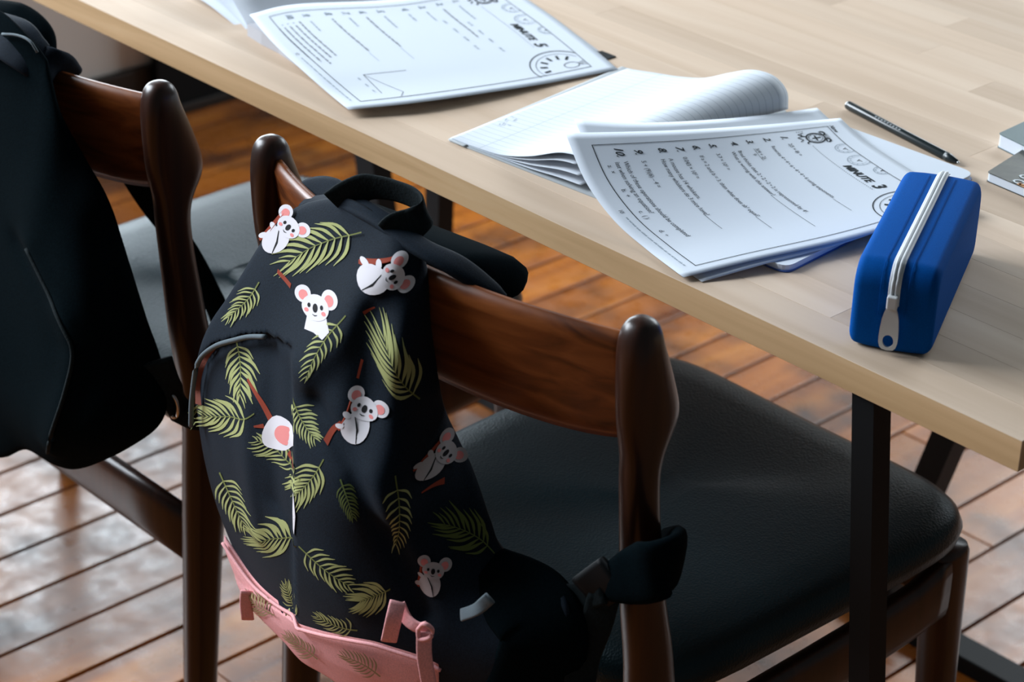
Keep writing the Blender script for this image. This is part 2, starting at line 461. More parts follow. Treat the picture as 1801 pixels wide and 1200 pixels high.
# ------------------------------------------------------------------ cloth bags hung on the chair backs
U0, V0 = -.5, -.2
def from_bag(a, z, w):
    return np.array((U0+.69*a+.724*w, V0+.724*a-.69*w, z))
BAG_CTRL = [(-0.0380,0.7994,-0.0340), (-0.0050,0.8201,0.0093), (0.0282,0.8219,0.0456), (0.0547,0.8137,0.0719), (-0.0818,0.7514,-0.0496), (-0.1099,0.6999,-0.0573), (-0.1293,0.6659,-0.0705), (-0.1423,0.6256,-0.0841), (-0.1473,0.5779,-0.0894), (-0.1435,0.5347,-0.0854), (-0.1337,0.4948,-0.0751), (-0.1190,0.4610,-0.0596), (-0.0962,0.4319,-0.0285), (-0.0616,0.4099,0.0151), (-0.0076,0.4138,0.0790), (0.0610,0.7911,0.0742), (0.0653,0.7423,0.0830), (0.0742,0.6897,0.0953), (0.0884,0.6600,0.1131), (0.1042,0.6366,0.1326), (0.1230,0.5976,0.1551), (0.1487,0.5866,0.1879), (0.1762,0.5898,0.2211), (0.1753,0.5582,0.2202), (0.1614,0.5284,0.2157), (0.1472,0.4935,0.2052), (0.0115,0.3806,0.0846), (0.0804,0.4212,0.1495), (-0.0276,0.7675,0.0117), (0.0112,0.7885,0.0523), (0.0385,0.7847,0.0723), (-0.0246,0.7418,0.0496), (-0.0702,0.7157,0.0017), (0.0187,0.7502,0.1008), (0.0490,0.7526,0.1036), (-0.0027,0.7039,0.1074), (-0.0787,0.6536,0.0218), (0.0371,0.7025,0.1201), (-0.0779,0.6013,0.0415), (-0.0192,0.6532,0.1248), (0.0260,0.6693,0.1491), (0.0596,0.6552,0.1321), (-0.0681,0.5475,0.0590), (-0.0146,0.5888,0.1369), (0.0354,0.6066,0.1618), (0.0830,0.6017,0.1596), (-0.0212,0.5259,0.1228), (0.0358,0.5482,0.1680), (0.0887,0.5604,0.1830), (0.1325,0.5559,0.2043), (0.0443,0.4909,0.1625), (0.0985,0.5151,0.1932), (-0.0034,0.4835,0.1240)]
BAG_TOP = [(-0.0405,0.7964), (-0.0199,0.8117), (-0.0001,0.8218), (0.0283,0.8208), (0.0547,0.8135)]
BAG_BOT = [(-0.0032,0.3976), (0.0423,0.4165), (0.0897,0.4397), (0.1472,0.4935)]
BAG_LEFT = [(-0.0405,0.7964), (-0.0579,0.7807), (-0.0818,0.7513), (-0.1099,0.7000), (-0.1293,0.6650), (-0.1423,0.6256), (-0.1473,0.5778), (-0.1435,0.5347), (-0.1337,0.4948), (-0.1192,0.4585), (-0.0998,0.4342), (-0.0642,0.4130), (-0.0287,0.4103), (-0.0032,0.3976)]
BAG_RIGHT = [(0.0547,0.8135), (0.0610,0.7913), (0.0645,0.7434), (0.0734,0.6899), (0.0875,0.6601), (0.1038,0.6365), (0.1137,0.6136), (0.1230,0.5962), (0.1444,0.5872), (0.1698,0.5930), (0.1755,0.5747), (0.1694,0.5435), (0.1553,0.5155), (0.1472,0.4935)]
BAG_HEM = [(-0.1223,0.4598), (-0.1192,0.4585), (-0.0934,0.4516), (-0.0727,0.4572), (-0.0474,0.4701), (-0.0230,0.4913), (-0.0023,0.5074), (0.0218,0.5185), (0.0411,0.5201), (0.0628,0.5194), (0.0789,0.5147)]
BAG_PINKLOW = [(-0.1231,0.4512), (-0.1197,0.4380), (-0.1032,0.4076), (-0.0850,0.4076), (-0.0640,0.4082), (-0.0455,0.4009), (-0.0236,0.4079), (0.0025,0.4108), (0.0330,0.4276), (0.0620,0.4469), (0.0788,0.4628)]
def poly_dist(P, pl):
    """distance of points P (n,2) to a polyline"""
    best = np.full(len(P), 9.0)
    for a, b in zip(pl[:-1], pl[1:]):
        a, b = np.array(a), np.array(b); d = b-a
        t = np.clip(((P-a)@d)/(d@d), 0, 1)
        best = np.minimum(best, np.linalg.norm(P-a-t[:, None]*d, axis=1))
    return best
def inside(P, poly):
    res = np.zeros(len(P), bool); n = len(poly)
    for i in range(n):
        x0, y0 = poly[i]; x1, y1 = poly[(i+1) % n]
        c = ((y0 > P[:, 1]) != (y1 > P[:, 1]))
        with np.errstate(divide='ignore', invalid='ignore'):
            xi = (x1-x0)*(P[:, 1]-y0)/(y1-y0+1e-12)+x0
        res ^= c & (P[:, 0] < xi)
    return res
class Surface:
    """thin-plate surface w(a, z) through control points, with pressed-in folds"""
    def __init__(s, ctrl):
        c = np.array(ctrl); n = len(c); s.c = c
        A = np.zeros((n+3, n+3)); A[:n, :n] = np.linalg.norm(c[:, None, :2]-c[None, :, :2], axis=2)**3+np.eye(n)*2e-6
        A[:n, n] = 1; A[:n, n+1:] = c[:, :2]; A[n:, :n] = A[:n, n:].T
        s.k = np.linalg.solve(A, np.r_[c[:, 2], 0, 0, 0]); s.folds = []; s.pocket = None
    def base(s, P):
        d = np.linalg.norm(P[:, None, :]-s.c[None, :, :2], axis=2)**3
        n = len(s.c)
        return d@s.k[:n]+s.k[n]+P@s.k[n+1:]
    def w(s, P):
        P = np.atleast_2d(np.array(P, float)); r = s.base(P)
        for pl, amp, wd in s.folds: r = r+amp*np.exp(-(poly_dist(P, pl)/wd)**2)
        if s.pocket:
            line, poly, h = s.pocket
            d = poly_dist(P, line); ins = inside(P, poly)
            r = r+np.where(ins, -h*np.clip(d/.003, 0, 1)*np.exp(-d/.06), .35*h*np.exp(-d/.02))
        return r
    def pts(s, P, off=0.0):
        P = np.atleast_2d(np.array(P, float)); w = s.w(P)+off
        return np.stack([U0+.69*P[:, 0]+.724*w, V0+.724*P[:, 0]-.69*w, P[:, 1]], 1)
def resample(c, n):
    c = np.array(catmull(c, 12)); L = np.r_[0, np.cumsum(np.linalg.norm(np.diff(c, axis=0), axis=1))]
    t = np.linspace(0, L[-1], n)
    return np.stack([np.interp(t, L, c[:, k]) for k in range(c.shape[1])], 1)
def coons(T, B, Lf, Rt, nx, ny):
    T, B, Lf, Rt = resample(T, nx+1), resample(B, nx+1), resample(Lf, ny+1), resample(Rt, ny+1)
    s = np.linspace(0, 1, nx+1)[None, :, None]; t = np.linspace(0, 1, ny+1)[:, None, None]
    P = (1-t)*T[None]+t*B[None]+(1-s)*Lf[:, None]+s*Rt[:, None]-((1-s)*(1-t)*T[0]+s*(1-t)*T[-1]+(1-s)*t*B[0]+s*t*B[-1])
    return P, s, t
def pillow(name, surf, T, B, Lf, Rt, thick, mat, parent, nx=110, ny=170, off=0.0):
    P, s, t = coons(T, B, Lf, Rt, nx, ny)
    flat = P.reshape(-1, 2)
    S = np.broadcast_to(s, P.shape[:2]+(1,)).reshape(-1); Tt = np.broadcast_to(t, P.shape[:2]+(1,)).reshape(-1)
    edge = np.minimum(np.minimum(S, 1-S)*2*nx/40., np.minimum(Tt, 1-Tt)*2*ny/60.).clip(0, 1)
    rnd = np.sqrt(1-(1-edge)**2)
    w = surf.w(flat)+off
    wf = w-.010*(1-rnd)
    th = thick(flat[:, 1]) if callable(thick) else np.full(len(flat), thick)
    wb = wf-.003-th*rnd
    F = np.stack([U0+.69*flat[:, 0]+.724*wf, V0+.724*flat[:, 0]-.69*wf, flat[:, 1]], 1)
    K = np.stack([U0+.69*flat[:, 0]+.724*wb, V0+.724*flat[:, 0]-.69*wb, flat[:, 1]], 1)
    n = len(flat); fs = grid_faces(nx, ny)
    fs = fs+[tuple(i+n for i in reversed(f)) for f in fs]
    rim = [i for i in range(nx)]+[j*(nx+1)+nx for j in range(ny)]+[ny*(nx+1)+i for i in range(nx, 0, -1)]+[j*(nx+1) for j in range(ny, 0, -1)]
    for i in range(len(rim)):
        a, b = rim[i], rim[(i+1) % len(rim)]; fs.append((b, a, a+n, b+n))
    o = mesh_obj(name, np.r_[F, K], fs, mat, parent)
    bm = bmesh.new(); bm.from_mesh(o.data); bmesh.ops.recalc_face_normals(bm, faces=bm.faces[:]); bm.to_mesh(o.data); bm.free()
    return o

bag = empty('backpack', (-.50, -.25, .34))
tag(bag, 'charcoal backpack printed with koalas and palm leaves, pink base, hung on a chair back', 'backpack')
INV = Matrix.Translation((.50, .25, -.34))
def under(o, p=None):
    o.parent = p or bag
    if p is None: o.matrix_parent_inverse = INV
    return o
S1 = Surface(BAG_CTRL)
S1.folds = [
    ([(0.0332,0.8059), (0.0119,0.7790), (-0.0098,0.7466), (-0.0375,0.7092)], .017, .015),
    ([(0.0441,0.7790), (0.0458,0.7349), (0.0452,0.6858), (0.0392,0.6422)], .014, .021),
    ([(0.0201,0.7634), (0.0196,0.7191), (0.0124,0.6818)], -.012, .015),
    ([(-0.0210,0.6886), (0.0088,0.6632), (0.0397,0.6069), (0.0625,0.5557)], -.010, .010),
    ([(-0.0023,0.6973), (0.0219,0.6654), (0.0527,0.6071)], .004, .014),
    ([(-0.0900,0.6442), (-0.0886,0.5901), (-0.0806,0.5311)], .009, .011),
    ([(-0.0658,0.6884), (-0.0624,0.6426), (-0.0585,0.5811)], -.008, .011),
    ([(0.0693,0.7603), (0.0791,0.6956), (0.0941,0.6500)], -.010, .013),
    ([(-0.0565,0.7440), (-0.0866,0.7045)], -.006, .018),
    ([(-0.0290,0.7835), (-0.0575,0.7530), (-0.0872,0.7156)], .004, .016),
    ([(-0.0102,0.5701), (0.0083,0.5476)], .004, .02)]
POPEN = [(-0.1495,0.5638), (-0.1465,0.5952), (-0.1389,0.6329), (-0.1225,0.6605), (-0.0972,0.6848), (-0.0695,0.7057), (-0.0443,0.7174), (-0.0444,0.7032), (-0.0416,0.6604), (-0.0410,0.5984), (-0.0421,0.5420), (-0.0452,0.4699)]
S1.pocket = (POPEN, POPEN+[(-0.1214,0.4171), (-0.1478,0.4885)], .0115)
def thk(z): return np.interp(z, [.60, .70, .76], [.040, .016, .004])
body = under(pillow('body', S1, BAG_TOP, BAG_BOT, BAG_LEFT, BAG_RIGHT, thk, 'bag', None))

def shape(surf, polys, mats, name, parent, off=.0011):
    """flat printed shapes: polys = [(material index, (n,2) outline, centre fan?)] laid on the cloth"""
    vs, fs, mi = [], [], []
    for k, (mm, pl, lift) in enumerate(polys):
        pl = np.array(pl, float); c = pl.mean(0)
        b = len(vs)
        rings = [1.0, .66, .33]
        for r in rings:
            vs += list(surf.pts(c+(pl-c)*r, off+lift))
        vs += list(surf.pts(c, off+lift)); n = len(pl)
        for q in range(2):
            for j in range(n):
                k2 = (j+1) % n
                fs.append((b+q*n+j, b+q*n+k2, b+(q+1)*n+k2, b+(q+1)*n+j)); mi.append(mm)
        for j in range(n): fs.append((b+2*n+j, b+2*n+(j+1) % n, b+3*n)); mi.append(mm)
    return mesh_obj(name, vs, fs, None, parent, True, mats, mi)
def ell(cx, cy, rx, ry, rot=0, n=22):
    r = []
    for j in range(n):
        t = 2*math.pi*j/n; x, y = rx*math.cos(t), ry*math.sin(t)
        r.append((cx+x*math.cos(rot)-y*math.sin(rot), cy+x*math.sin(rot)+y*math.cos(rot)))
    return r
def stroke(pts, w0, w1):
    P = np.array(catmull(pts, 6)); d = np.gradient(P, axis=0); d /= np.linalg.norm(d, axis=1)[:, None]+1e-9
    nrm = np.stack([-d[:, 1], d[:, 0]], 1); w = np.linspace(w0, w1, len(P))[:, None]
    return P+nrm*w, P-nrm*w
def strip(surf, polylines, mats, name, parent, off=.0009):
    vs, fs, mi = [], [], []
    for mm, a, b in polylines:
        n = len(a); k = len(vs); vs += list(surf.pts(a, off))+list(surf.pts(b, off))
        for j in range(n-1): fs.append((k+j, k+j+1, k+n+j+1, k+n+j)); mi.append(mm)
    return mesh_obj(name, vs, fs, None, parent, True, mats, mi)

FRONDS = [((-0.022193,0.784596,0.000503,0.000024,0.000307,-0.000335), (61.0, -18.5), (-61.0, 18.5), 46.0, 0),
    ((-0.093441,0.712530,0.000561,0.000023,0.000385,-0.000373), (26.0, -29.0), (-26.0, 29.0), 24.0, 0),
    ((-0.015733,0.736030,0.000482,0.000024,0.000264,-0.000321), (33.5, -51.5), (-33.5, 51.5), 26.0, 0),
    ((0.044151,0.730269,0.000414,0.000003,-0.000155,-0.000476), (32.0, 39.0), (-32.0, -39.0), 50.0, 0),
    ((-0.098037,0.659687,0.000574,0.000012,0.000447,-0.000418), (-5.0, -43.0), (5.0, 43.0), 36.0, 0),
    ((-0.108348,0.609012,0.000623,-0.000005,0.000624,-0.000494), (45.0, -5.5), (-45.0, 5.5), 40.0, 0),
    ((-0.033381,0.676254,0.000499,0.000019,0.000333,-0.000353), (-18.0, -34.0), (18.0, 34.0), 26.0, 0),
    ((-0.055425,0.626606,0.000545,0.000005,0.000502,-0.000439), (38.0, 30.0), (-38.0, -30.0), 28.0, 0),
    ((-0.027975,0.637359,0.000505,0.000004,0.000403,-0.000442), (26.0, -30.0), (-26.0, 30.0), 36.0, 0),
    ((-0.107742,0.530288,0.000700,-0.000054,0.000974,-0.000723), (-21.5, -45.0), (21.5, 45.0), 32.0, 0),
    ((-0.060603,0.546242,0.000591,-0.000031,0.000725,-0.000647), (36.5, 3.5), (-36.5, -3.5), 44.0, 0),
    ((-0.015975,0.569367,0.000494,-0.000012,0.000363,-0.000561), (-43.0, -34.0), (43.0, 34.0), 28.0, 0),
    ((0.027201,0.563194,0.000451,-0.000000,0.000148,-0.000519), (25.0, -8.0), (-25.0, 8.0), 36.0, 0),
    ((-0.004854,0.515137,0.000503,-0.000028,0.000441,-0.000726), (34.0, 12.0), (-34.0, -12.0), 20.0, 0),
    ((0.041814,0.635726,0.000423,0.000009,-0.000080,-0.000422), (1.0, -72.0), (-1.0, 72.0), 28.0, 0),
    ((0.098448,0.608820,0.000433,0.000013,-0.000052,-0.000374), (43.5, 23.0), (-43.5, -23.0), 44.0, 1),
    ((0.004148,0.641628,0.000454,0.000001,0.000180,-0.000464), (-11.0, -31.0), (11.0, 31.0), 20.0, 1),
    ((-0.050763,0.482225,0.000629,-0.000079,0.000988,-0.000976), (9.0, 24.0), (-9.0, -24.0), 16.0, 0),
    ((-0.082276,0.440549,0.000680,-0.000076,0.001000,-0.000914), (24.0, 14.0), (-24.0, -14.0), 18.0, 2),
    ((-0.040501,0.440987,0.000608,-0.000081,0.000907,-0.001000), (26.0, 21.0), (-26.0, -21.0), 20.0, 2),
    ((0.015027,0.483409,0.000499,-0.000039,0.000469,-0.000900), (32.0, 18.0), (-32.0, -18.0), 20.0, 2)]
def frame(J):
    """cloth frame at a print: maps print units (millimetre-like, x right, y down) to (a, z)"""
    a, z, ax, ay, zx, zy = J
    return lambda x, y: np.array((a+ax*x+ay*y, z+zx*x+zy*y))
def frond(surf, J, base, tip, hw, kind, parent, off, seed):
    rr = random.Random(seed); F = frame(J)
    base, tip = np.array(base, float), np.array(tip, float); d = tip-base; Ln = np.linalg.norm(d); d = d/Ln
    nrm = np.array((-d[1], d[0]))
    bend = rr.uniform(-.08, .08)
    def pt(t): return base+d*Ln*t+nrm*Ln*bend*math.sin(math.pi*t)
    def put(q): return np.array([F(*k) for k in q])
    items = []
    a, b = stroke([pt(0), pt(.35), pt(.7), pt(1)], 1.3, .5); items.append((1, put(a), put(b)))
    n = 10
    for k in range(n):
        t = .16+.84*k/(n-1); p = pt(t)
        ln = hw*(.55+.75*math.sin(math.pi*min(1, .25+.6*t)))*rr.uniform(.82, 1.12)*(1.0 if t < .85 else .8)
        for sgn in (-1, 1):
            ang = math.radians(70-46*t)*rr.uniform(.9, 1.1)
            dr = d*math.cos(ang)+nrm*sgn*math.sin(ang)
            cv = d*math.cos(ang*.35)+nrm*sgn*math.sin(ang*.35)
            e = p+dr*ln*.6+cv*ln*.42; mid = p+dr*ln*.5
            C = np.array(catmull([p, mid, e], 4)); dd = np.gradient(C, axis=0); dd /= np.linalg.norm(dd, axis=1)[:, None]
            nn = np.stack([-dd[:, 1], dd[:, 0]], 1)
            w = (np.array([.12, .5, .85, 1, .95, .8, .55, .3, .03])*ln*.046+.25)[:, None]
            items.append((0, put(C+nn*w), put(C-nn*w)))
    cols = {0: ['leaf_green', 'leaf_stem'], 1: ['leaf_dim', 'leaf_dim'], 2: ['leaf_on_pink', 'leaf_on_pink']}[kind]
    return strip(surf, items, cols, 'palm_leaf_print', parent, off)
for i, (J_, b_, t_, hw_, kd) in enumerate(FRONDS):
    if kd < 2: frond(S1, J_, b_, t_, hw_, kd, body, .0007, i)

K_ = 1/2300.
KM = ['koala_white', 'koala_pink', 'koala_ink', 'koala_white_shaded', 'branch_red']
def local(c, rot, sc=1.0):
    """print units about a cloth frame, turned by rot degrees"""
    a = math.radians(rot); ca, sa = math.cos(a), math.sin(a); F = frame(c)
    return lambda x, y: tuple(F((x*ca-y*sa)*sc, (x*sa+y*ca)*sc))
def kell(f, cx, cy, rx, ry, rot=0, n=22): return [f(x, y) for x, y in ell(cx, cy, rx, ry, math.radians(rot), n)]
def koala(c, rot, sc=1.0, body_=True, ears=(1, 1), dim=False):
    f = local(c, rot, sc); P = []
    gw = 3 if dim else 0  # dim koalas: same white print with the bag's shade painted into its colour
    if body_:
        P.append((4, [f(x, y) for x, y in [(-34, -30), (-28, -32), (-22, 50), (-26, 66), (-32, 64)]], 0))
        P.append((gw, kell(f, -2, 40, 26, 34, 8), .0002)); P.append((gw, kell(f, -30, 52, 10, 6, -60), .0003)); P.append((gw, kell(f, -27, 22, 9, 6, 20), .0003))
        P.append((2, [f(x, y) for x, y in [(-14, 16), (-12.6, 15.5), (6, 42), (12, 66), (10.6, 66.4), (4.6, 43)]], .0005))
    if ears[0]: P.append((gw, kell(f, -26, -20, 16, 17, -20), .0003)); P.append((1, kell(f, -25, -18, 9, 10, -20), .0006))
    if ears[1]: P.append((gw, kell(f, 27, -18, 16, 17, 20), .0003)); P.append((1, kell(f, 26, -16, 9, 10, 20), .0006))
    P.append((gw, kell(f, 0, 0, 27, 22), .0008))
    P.append((2, kell(f, 0, 1, 5.0, 7.5), .0012))
    for s in (-1, 1):
        P.append((2, kell(f, 12.5*s, -2, 3.2, 4), .0012)); P.append((1, kell(f, 17*s, 7, 4.5, 3.6), .0011))
    P.append((2, [f(x, y) for x, y in [(-5, 11.5), (0, 13.5), (5, 11.5), (4.6, 12.6), (0, 14.8), (-4.6, 12.6)]], .0012))
    return shape(S1, P, KM, 'koala_print', body)
koala((-0.027455,0.748808,0.000491,0.000033,0.000262,-0.000287), 2, .92, False)
fN = local((-0.023463,0.740429,0.000488,0.000029,0.000267,-0.000303), 0); shape(S1, [(0, [fN(x, y) for x, y in [(-20, -22), (14, -22), (20, 0), (8, 13), (-8, 4), (-25, 2)]], 0)], KM, 'koala_print', body)
koala((0.015793,0.700737,0.000439,0.000016,0.000079,-0.000354), 24, .92, True)
koala((0.035360,0.796442,0.000444,0.000014,0.000107,-0.000371), 75, .90, True)
koala((-0.056063,0.777788,0.000509,0.000032,0.000233,-0.000326), 42, .80, True)
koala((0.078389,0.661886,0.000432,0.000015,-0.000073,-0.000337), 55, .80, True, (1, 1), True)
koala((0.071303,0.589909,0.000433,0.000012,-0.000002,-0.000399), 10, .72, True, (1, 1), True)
fE = local((-0.057307,0.639613,0.000545,0.000009,0.000487,-0.000416), 0)
shape(S1, [(0, kell(fE, 0, 0, 29, 31), 0), (1, kell(fE, 10, 1, 18, 17), .0004)], KM, 'koala_print', body)
br = [([(-0.0881,0.6578), (-0.0758,0.6519), (-0.0647,0.6423)], .0012, .0032), ([(-0.0804,0.6300), (-0.0713,0.6347)], .0006, .0016), ([(-0.0634,0.7483), (-0.0508,0.7455)], .0014, .0016), ([(-0.0140,0.6708), (-0.0087,0.6791), (-0.0018,0.6894)], .0022, .0014), ([(-0.0474,0.6357), (-0.0414,0.6331)], .003, .0024), ([(0.0609,0.6443), (0.0706,0.6458), (0.0778,0.6460)], .0005, .002), ([(0.0130,0.7653), (0.0218,0.7711)], .0014, .0006), ([(0.0097,0.7195), (0.0130,0.7334)], .001, .001)]
for q in br: strip(S1, [(0, *stroke(*q))], ['branch_red'], 'branch_print', body, .0008)
def band(outer, inner, mat, name):
    a, b = resample(outer, 30), resample(inner, 30)
    return strip(S1, [(0, a, b)], [mat], name, body, .0016)
band([(-0.1458,0.5818), (-0.1434,0.6102), (-0.1363,0.6344), (-0.1213,0.6597), (-0.0972,0.6832), (-0.0738,0.7016)], [(-0.1389,0.5862), (-0.1396,0.6047), (-0.1312,0.6342), (-0.1153,0.6621), (-0.0948,0.6833), (-0.0738,0.7008)], 'lining', 'pocket_lining')
rim = S1.pts(resample([(-0.1496,0.5625), (-0.1465,0.5952), (-0.1389,0.6329), (-0.1225,0.6605), (-0.0972,0.6848), (-0.0706,0.7050)], 26), .004)
under(tube('pocket_rim', [tuple(q) for q in rim], .0022, 'grey_pull', None, 2, 8))

fW = local((-0.041054,0.596840,0.000530,-0.000008,0.000492,-0.000516), 0); shape(S1, [(0, [fW(x, y) for x, y in [(-2.5, -34), (0, -36), (3.5, 0), (1, 32), (-3, 34), (-4, 0)]], .0008)], KM, 'koala_print', body)
# pink base panel, turned up under the printed front
pink = under(pillow('base_panel', S1, BAG_HEM, BAG_PINKLOW, [BAG_HEM[0], BAG_PINKLOW[0]], [BAG_HEM[-1], BAG_PINKLOW[-1]], .012, 'pink', None, 90, 30, .0075))
pink['label'] = 'pink base panel'
def frond_pink():
    for i, (J_, b_, t_, hw_, kd) in enumerate(FRONDS):
        if kd == 2: frond(S1, J_, b_, t_, hw_, kd, pink, .0088, i)
frond_pink()
hem = S1.pts(resample(BAG_HEM, 40), .0085)
under(tube('hem_piping', [tuple(q) for q in hem], .0016, 'pink', None, 2, 8))
under(ribbon('loop_tab', [(-0.5793,-0.2580,0.4394), (-0.5809,-0.2580,0.4244), (-0.5819,-0.2560,0.4075)], [(.004, .004, 0)]*3, .0012, 'pink', None, 4))
# pink webbing, slack, with its slider
under(ribbon('pink_strap', [(-0.3145,-0.3120,0.5900), (-0.3126,-0.3180,0.5763), (-0.3202,-0.3160,0.5527)], [(.0042, .0045, 0)]*3, .0013, 'pink', None, 5))
under(ribbon('pink_strap', [(-0.3178,-0.3080,0.5844), (-0.3086,-0.3080,0.5748), (-0.2979,-0.3060,0.5724), (-0.2922,-0.3020,0.5746)], [(.002, .003, .003), (.002, .002, .004), (.001, .001, .0045), (.001, .001, .0045)], .0013, 'pink', None, 5))
under(ribbon('pink_strap', [(-0.2914,-0.3060,0.5717), (-0.2889,-0.3080,0.5544), (-0.2871,-0.3060,0.5337), (-0.2862,-0.3020,0.5112)], [(.0040, .0043, 0)]*4, .0013, 'pink', None, 5))
under(tube('strap_slider', [(-0.2939,-0.3100,0.5743), (-0.2847,-0.3120,0.5852), (-0.2802,-0.3080,0.5806), (-0.2827,-0.3080,0.5722), (-0.2919,-0.3100,0.5671), (-0.2939,-0.3100,0.5743)], .0018, 'pink', None, 5))
under(ribbon('zip_pull', [(-0.2876,-0.2720,0.5737), (-0.2714,-0.2720,0.5873), (-0.2611,-0.2680,0.6010)], [(.002, .001, .0045)]*3, .0015, 'grey_pull', None, 5))

# cloth folded over the rail and the rolled shoulder straps behind it
under(ribbon('top_fold', [(-0.5776,-0.1860,0.7868), (-0.5235,-0.1940,0.8100), (-0.4707,-0.2030,0.8185), (-0.4191,-0.2040,0.8124), (-0.3880,-0.1940,0.8046), (-0.3647,-0.1800,0.7899), (-0.3567,-0.1720,0.7818)],
       [(0, .009, .003), (0, .010, .002), (0, .010, .001), (0, .011, .0), (0, .012, .0), (0, .008, .0), (0, .003, .0)], .004, 'bag', None, 8, 2.4, 14))
under(ribbon('top_lump', [(-0.5931,-0.1780,0.7801), (-0.5893,-0.1720,0.7848), (-0.5742,-0.1680,0.7889), (-0.5544,-0.1680,0.7907)], [(0, .010, .009), (0, .013, .012), (0, .013, .012), (0, .010, .009)], .009, 'bag', None, 6, 2.2, 14))
pad = []
for x_, y_, s_ in [(540, 346, .5), (560, 352, .95), (640, 383, 1), (720, 414, 1), (800, 446, 1), (870, 475, 1), (896, 488, .93), (908, 496, .7), (914, 500, .25)]:
    pad.append((x_, s_))
PC = [(-0.6558,-0.1250,0.7450), (-0.6401,-0.1250,0.7473), (-0.5792,-0.1250,0.7519), (-0.5208,-0.1250,0.7568), (-0.4648,-0.1250,0.7615), (-0.4309,-0.1250,0.7631), (-0.4189,-0.1250,0.7626), (-0.4122,-0.1250,0.7621), (-0.4082,-0.1250,0.7616)]
rings = []
for (x_, s_), c_ in zip(pad, PC):
    ring = []
    for j in range(20):
        t = 2*math.pi*j/20; c, s = math.cos(t), math.sin(t)
        yy = .043*s_*math.copysign(abs(c)**.75, c); zz = .019*s_*math.copysign(abs(s)**.75, s)
        ring.append((c_[0], c_[1]+yy*.93+zz*.34, c_[2]-.004-yy*.34+zz*.93))
    rings.append(ring)
under(loft('shoulder_strap', rings, 'black_cloth', None))
under(ribbon('handle', [(-0.5144,-0.2060,0.8127), (-0.5075,-0.2000,0.8212), (-0.4976,-0.1920,0.8301), (-0.4855,-0.1860,0.8326), (-0.4684,-0.1820,0.8339), (-0.4468,-0.1820,0.8347), (-0.4315,-0.1860,0.8312), (-0.4331,-0.1960,0.8240), (-0.4401,-0.2060,0.8188), (-0.4446,-0.2090,0.8133)],
       [(.010, .010, -.004), (.008, .006, -.009), (.004, .003, -.0105), (.002, .003, -.0105), (.001, .003, -.0105), (0, .002, -.0105), (.002, .003, -.0105), (.008, .005, -.008), (.010, .008, -.005), (.010, .009, -.003)], .0016, 'webbing', None, 8))
# right shoulder strap, pulled round the chair post, with its adjuster and webbing
under(ribbon('shoulder_strap', [(-0.2330,-0.1100,0.5847), (-0.1971,-0.1400,0.6143), (-0.1687,-0.1720,0.6391), (-0.1676,-0.1900,0.6405), (-0.1900,-0.1930,0.6225), (-0.2117,-0.1940,0.6069)],
       [(0, .004, .022), (0, .004, .024), (.002, .002, .024), (.002, .002, .024), (.002, .002, .021), (.002, .002, .014)], .0075, 'black_cloth', None, 8, 2.6, 16))
under(ribbon('adjuster', [(-0.2033,-0.1960,0.6191), (-0.2140,-0.2000,0.6063), (-0.2226,-0.2040,0.5955)], [(.004, .002, .0165)]*3, .004, 'steel_black', None, 4, 5))
under(ribbon('webbing_strap', [(-0.2095,-0.2020,0.6044), (-0.2328,-0.2080,0.5890), (-0.2551,-0.2160,0.5841), (-0.2771,-0.2220,0.5864)], [(.002, .002, .010), (.002, .002, .011), (.002, .002, .012), (.002, .002, .01)], .0016, 'webbing', None, 6))
under(ribbon('webbing_strap', [(-0.2099,-0.2000,0.5982), (-0.2118,-0.2050,0.5739), (-0.2163,-0.2120,0.5436), (-0.2114,-0.2200,0.5133), (-0.2009,-0.2300,0.4869)], [(.010, .007, .002)]*5, .0016, 'webbing', None, 6))
under(ribbon('side_pocket', [(-0.3058,-0.2280,0.5874), (-0.2778,-0.2300,0.5817), (-0.2492,-0.2300,0.5733), (-0.2398,-0.2320,0.5506), (-0.2529,-0.2360,0.5138), (-0.2654,-0.2380,0.4807)], [(.012, .010, .012), (.022, .016, .014), (.026, .020, .012), (.026, .020, .008), (.024, .018, 0), (.02, .016, 0)], .006, 'black_cloth', None, 6, 2.4, 14))

# plain black bag on the next chair
bag2 = empty('black_bag', (-1.0, -.26, .36))
tag(bag2, 'plain black school bag with a piped seam, slung over the left chair back', 'bag')
INV2 = Matrix.Translation((1.0, .26, -.36))
def under2(o): o.parent = bag2; o.matrix_parent_inverse = INV2; return o
T2 = [(-0.4532,0.8291,-0.4537), (-0.3882,0.8379,-0.3856), (-0.3462,0.8399,-0.3372), (-0.3169,0.8303,-0.3036), (-0.2973,0.8149,-0.2888)]
R2 = [(-0.2973,0.8149,-0.2888), (-0.2824,0.7784,-0.2616), (-0.2621,0.7430,-0.2431), (-0.2401,0.7128,-0.2230), (-0.2271,0.6789,-0.2093), (-0.2140,0.6452,-0.1927), (-0.2011,0.6070,-0.1791), (-0.1926,0.5861,-0.1702), (-0.1817,0.5538,-0.1588)]
B2 = [(-0.4494,0.3558,-0.3700), (-0.4016,0.3792,-0.3199), (-0.3634,0.4074,-0.2726), (-0.3321,0.4389,-0.2354), (-0.2968,0.4514,-0.1882), (-0.2766,0.4557,-0.1742), (-0.2530,0.4687,-0.1640), (-0.2096,0.5029,-0.1474), (-0.1855,0.5285,-0.1453), (-0.1817,0.5538,-0.1588)]
L2 = [(-0.4532,0.8291,-0.4537), (-0.4728,0.7008,-0.4381), (-0.4870,0.5218,-0.4240), (-0.4494,0.3558,-0.3700)]
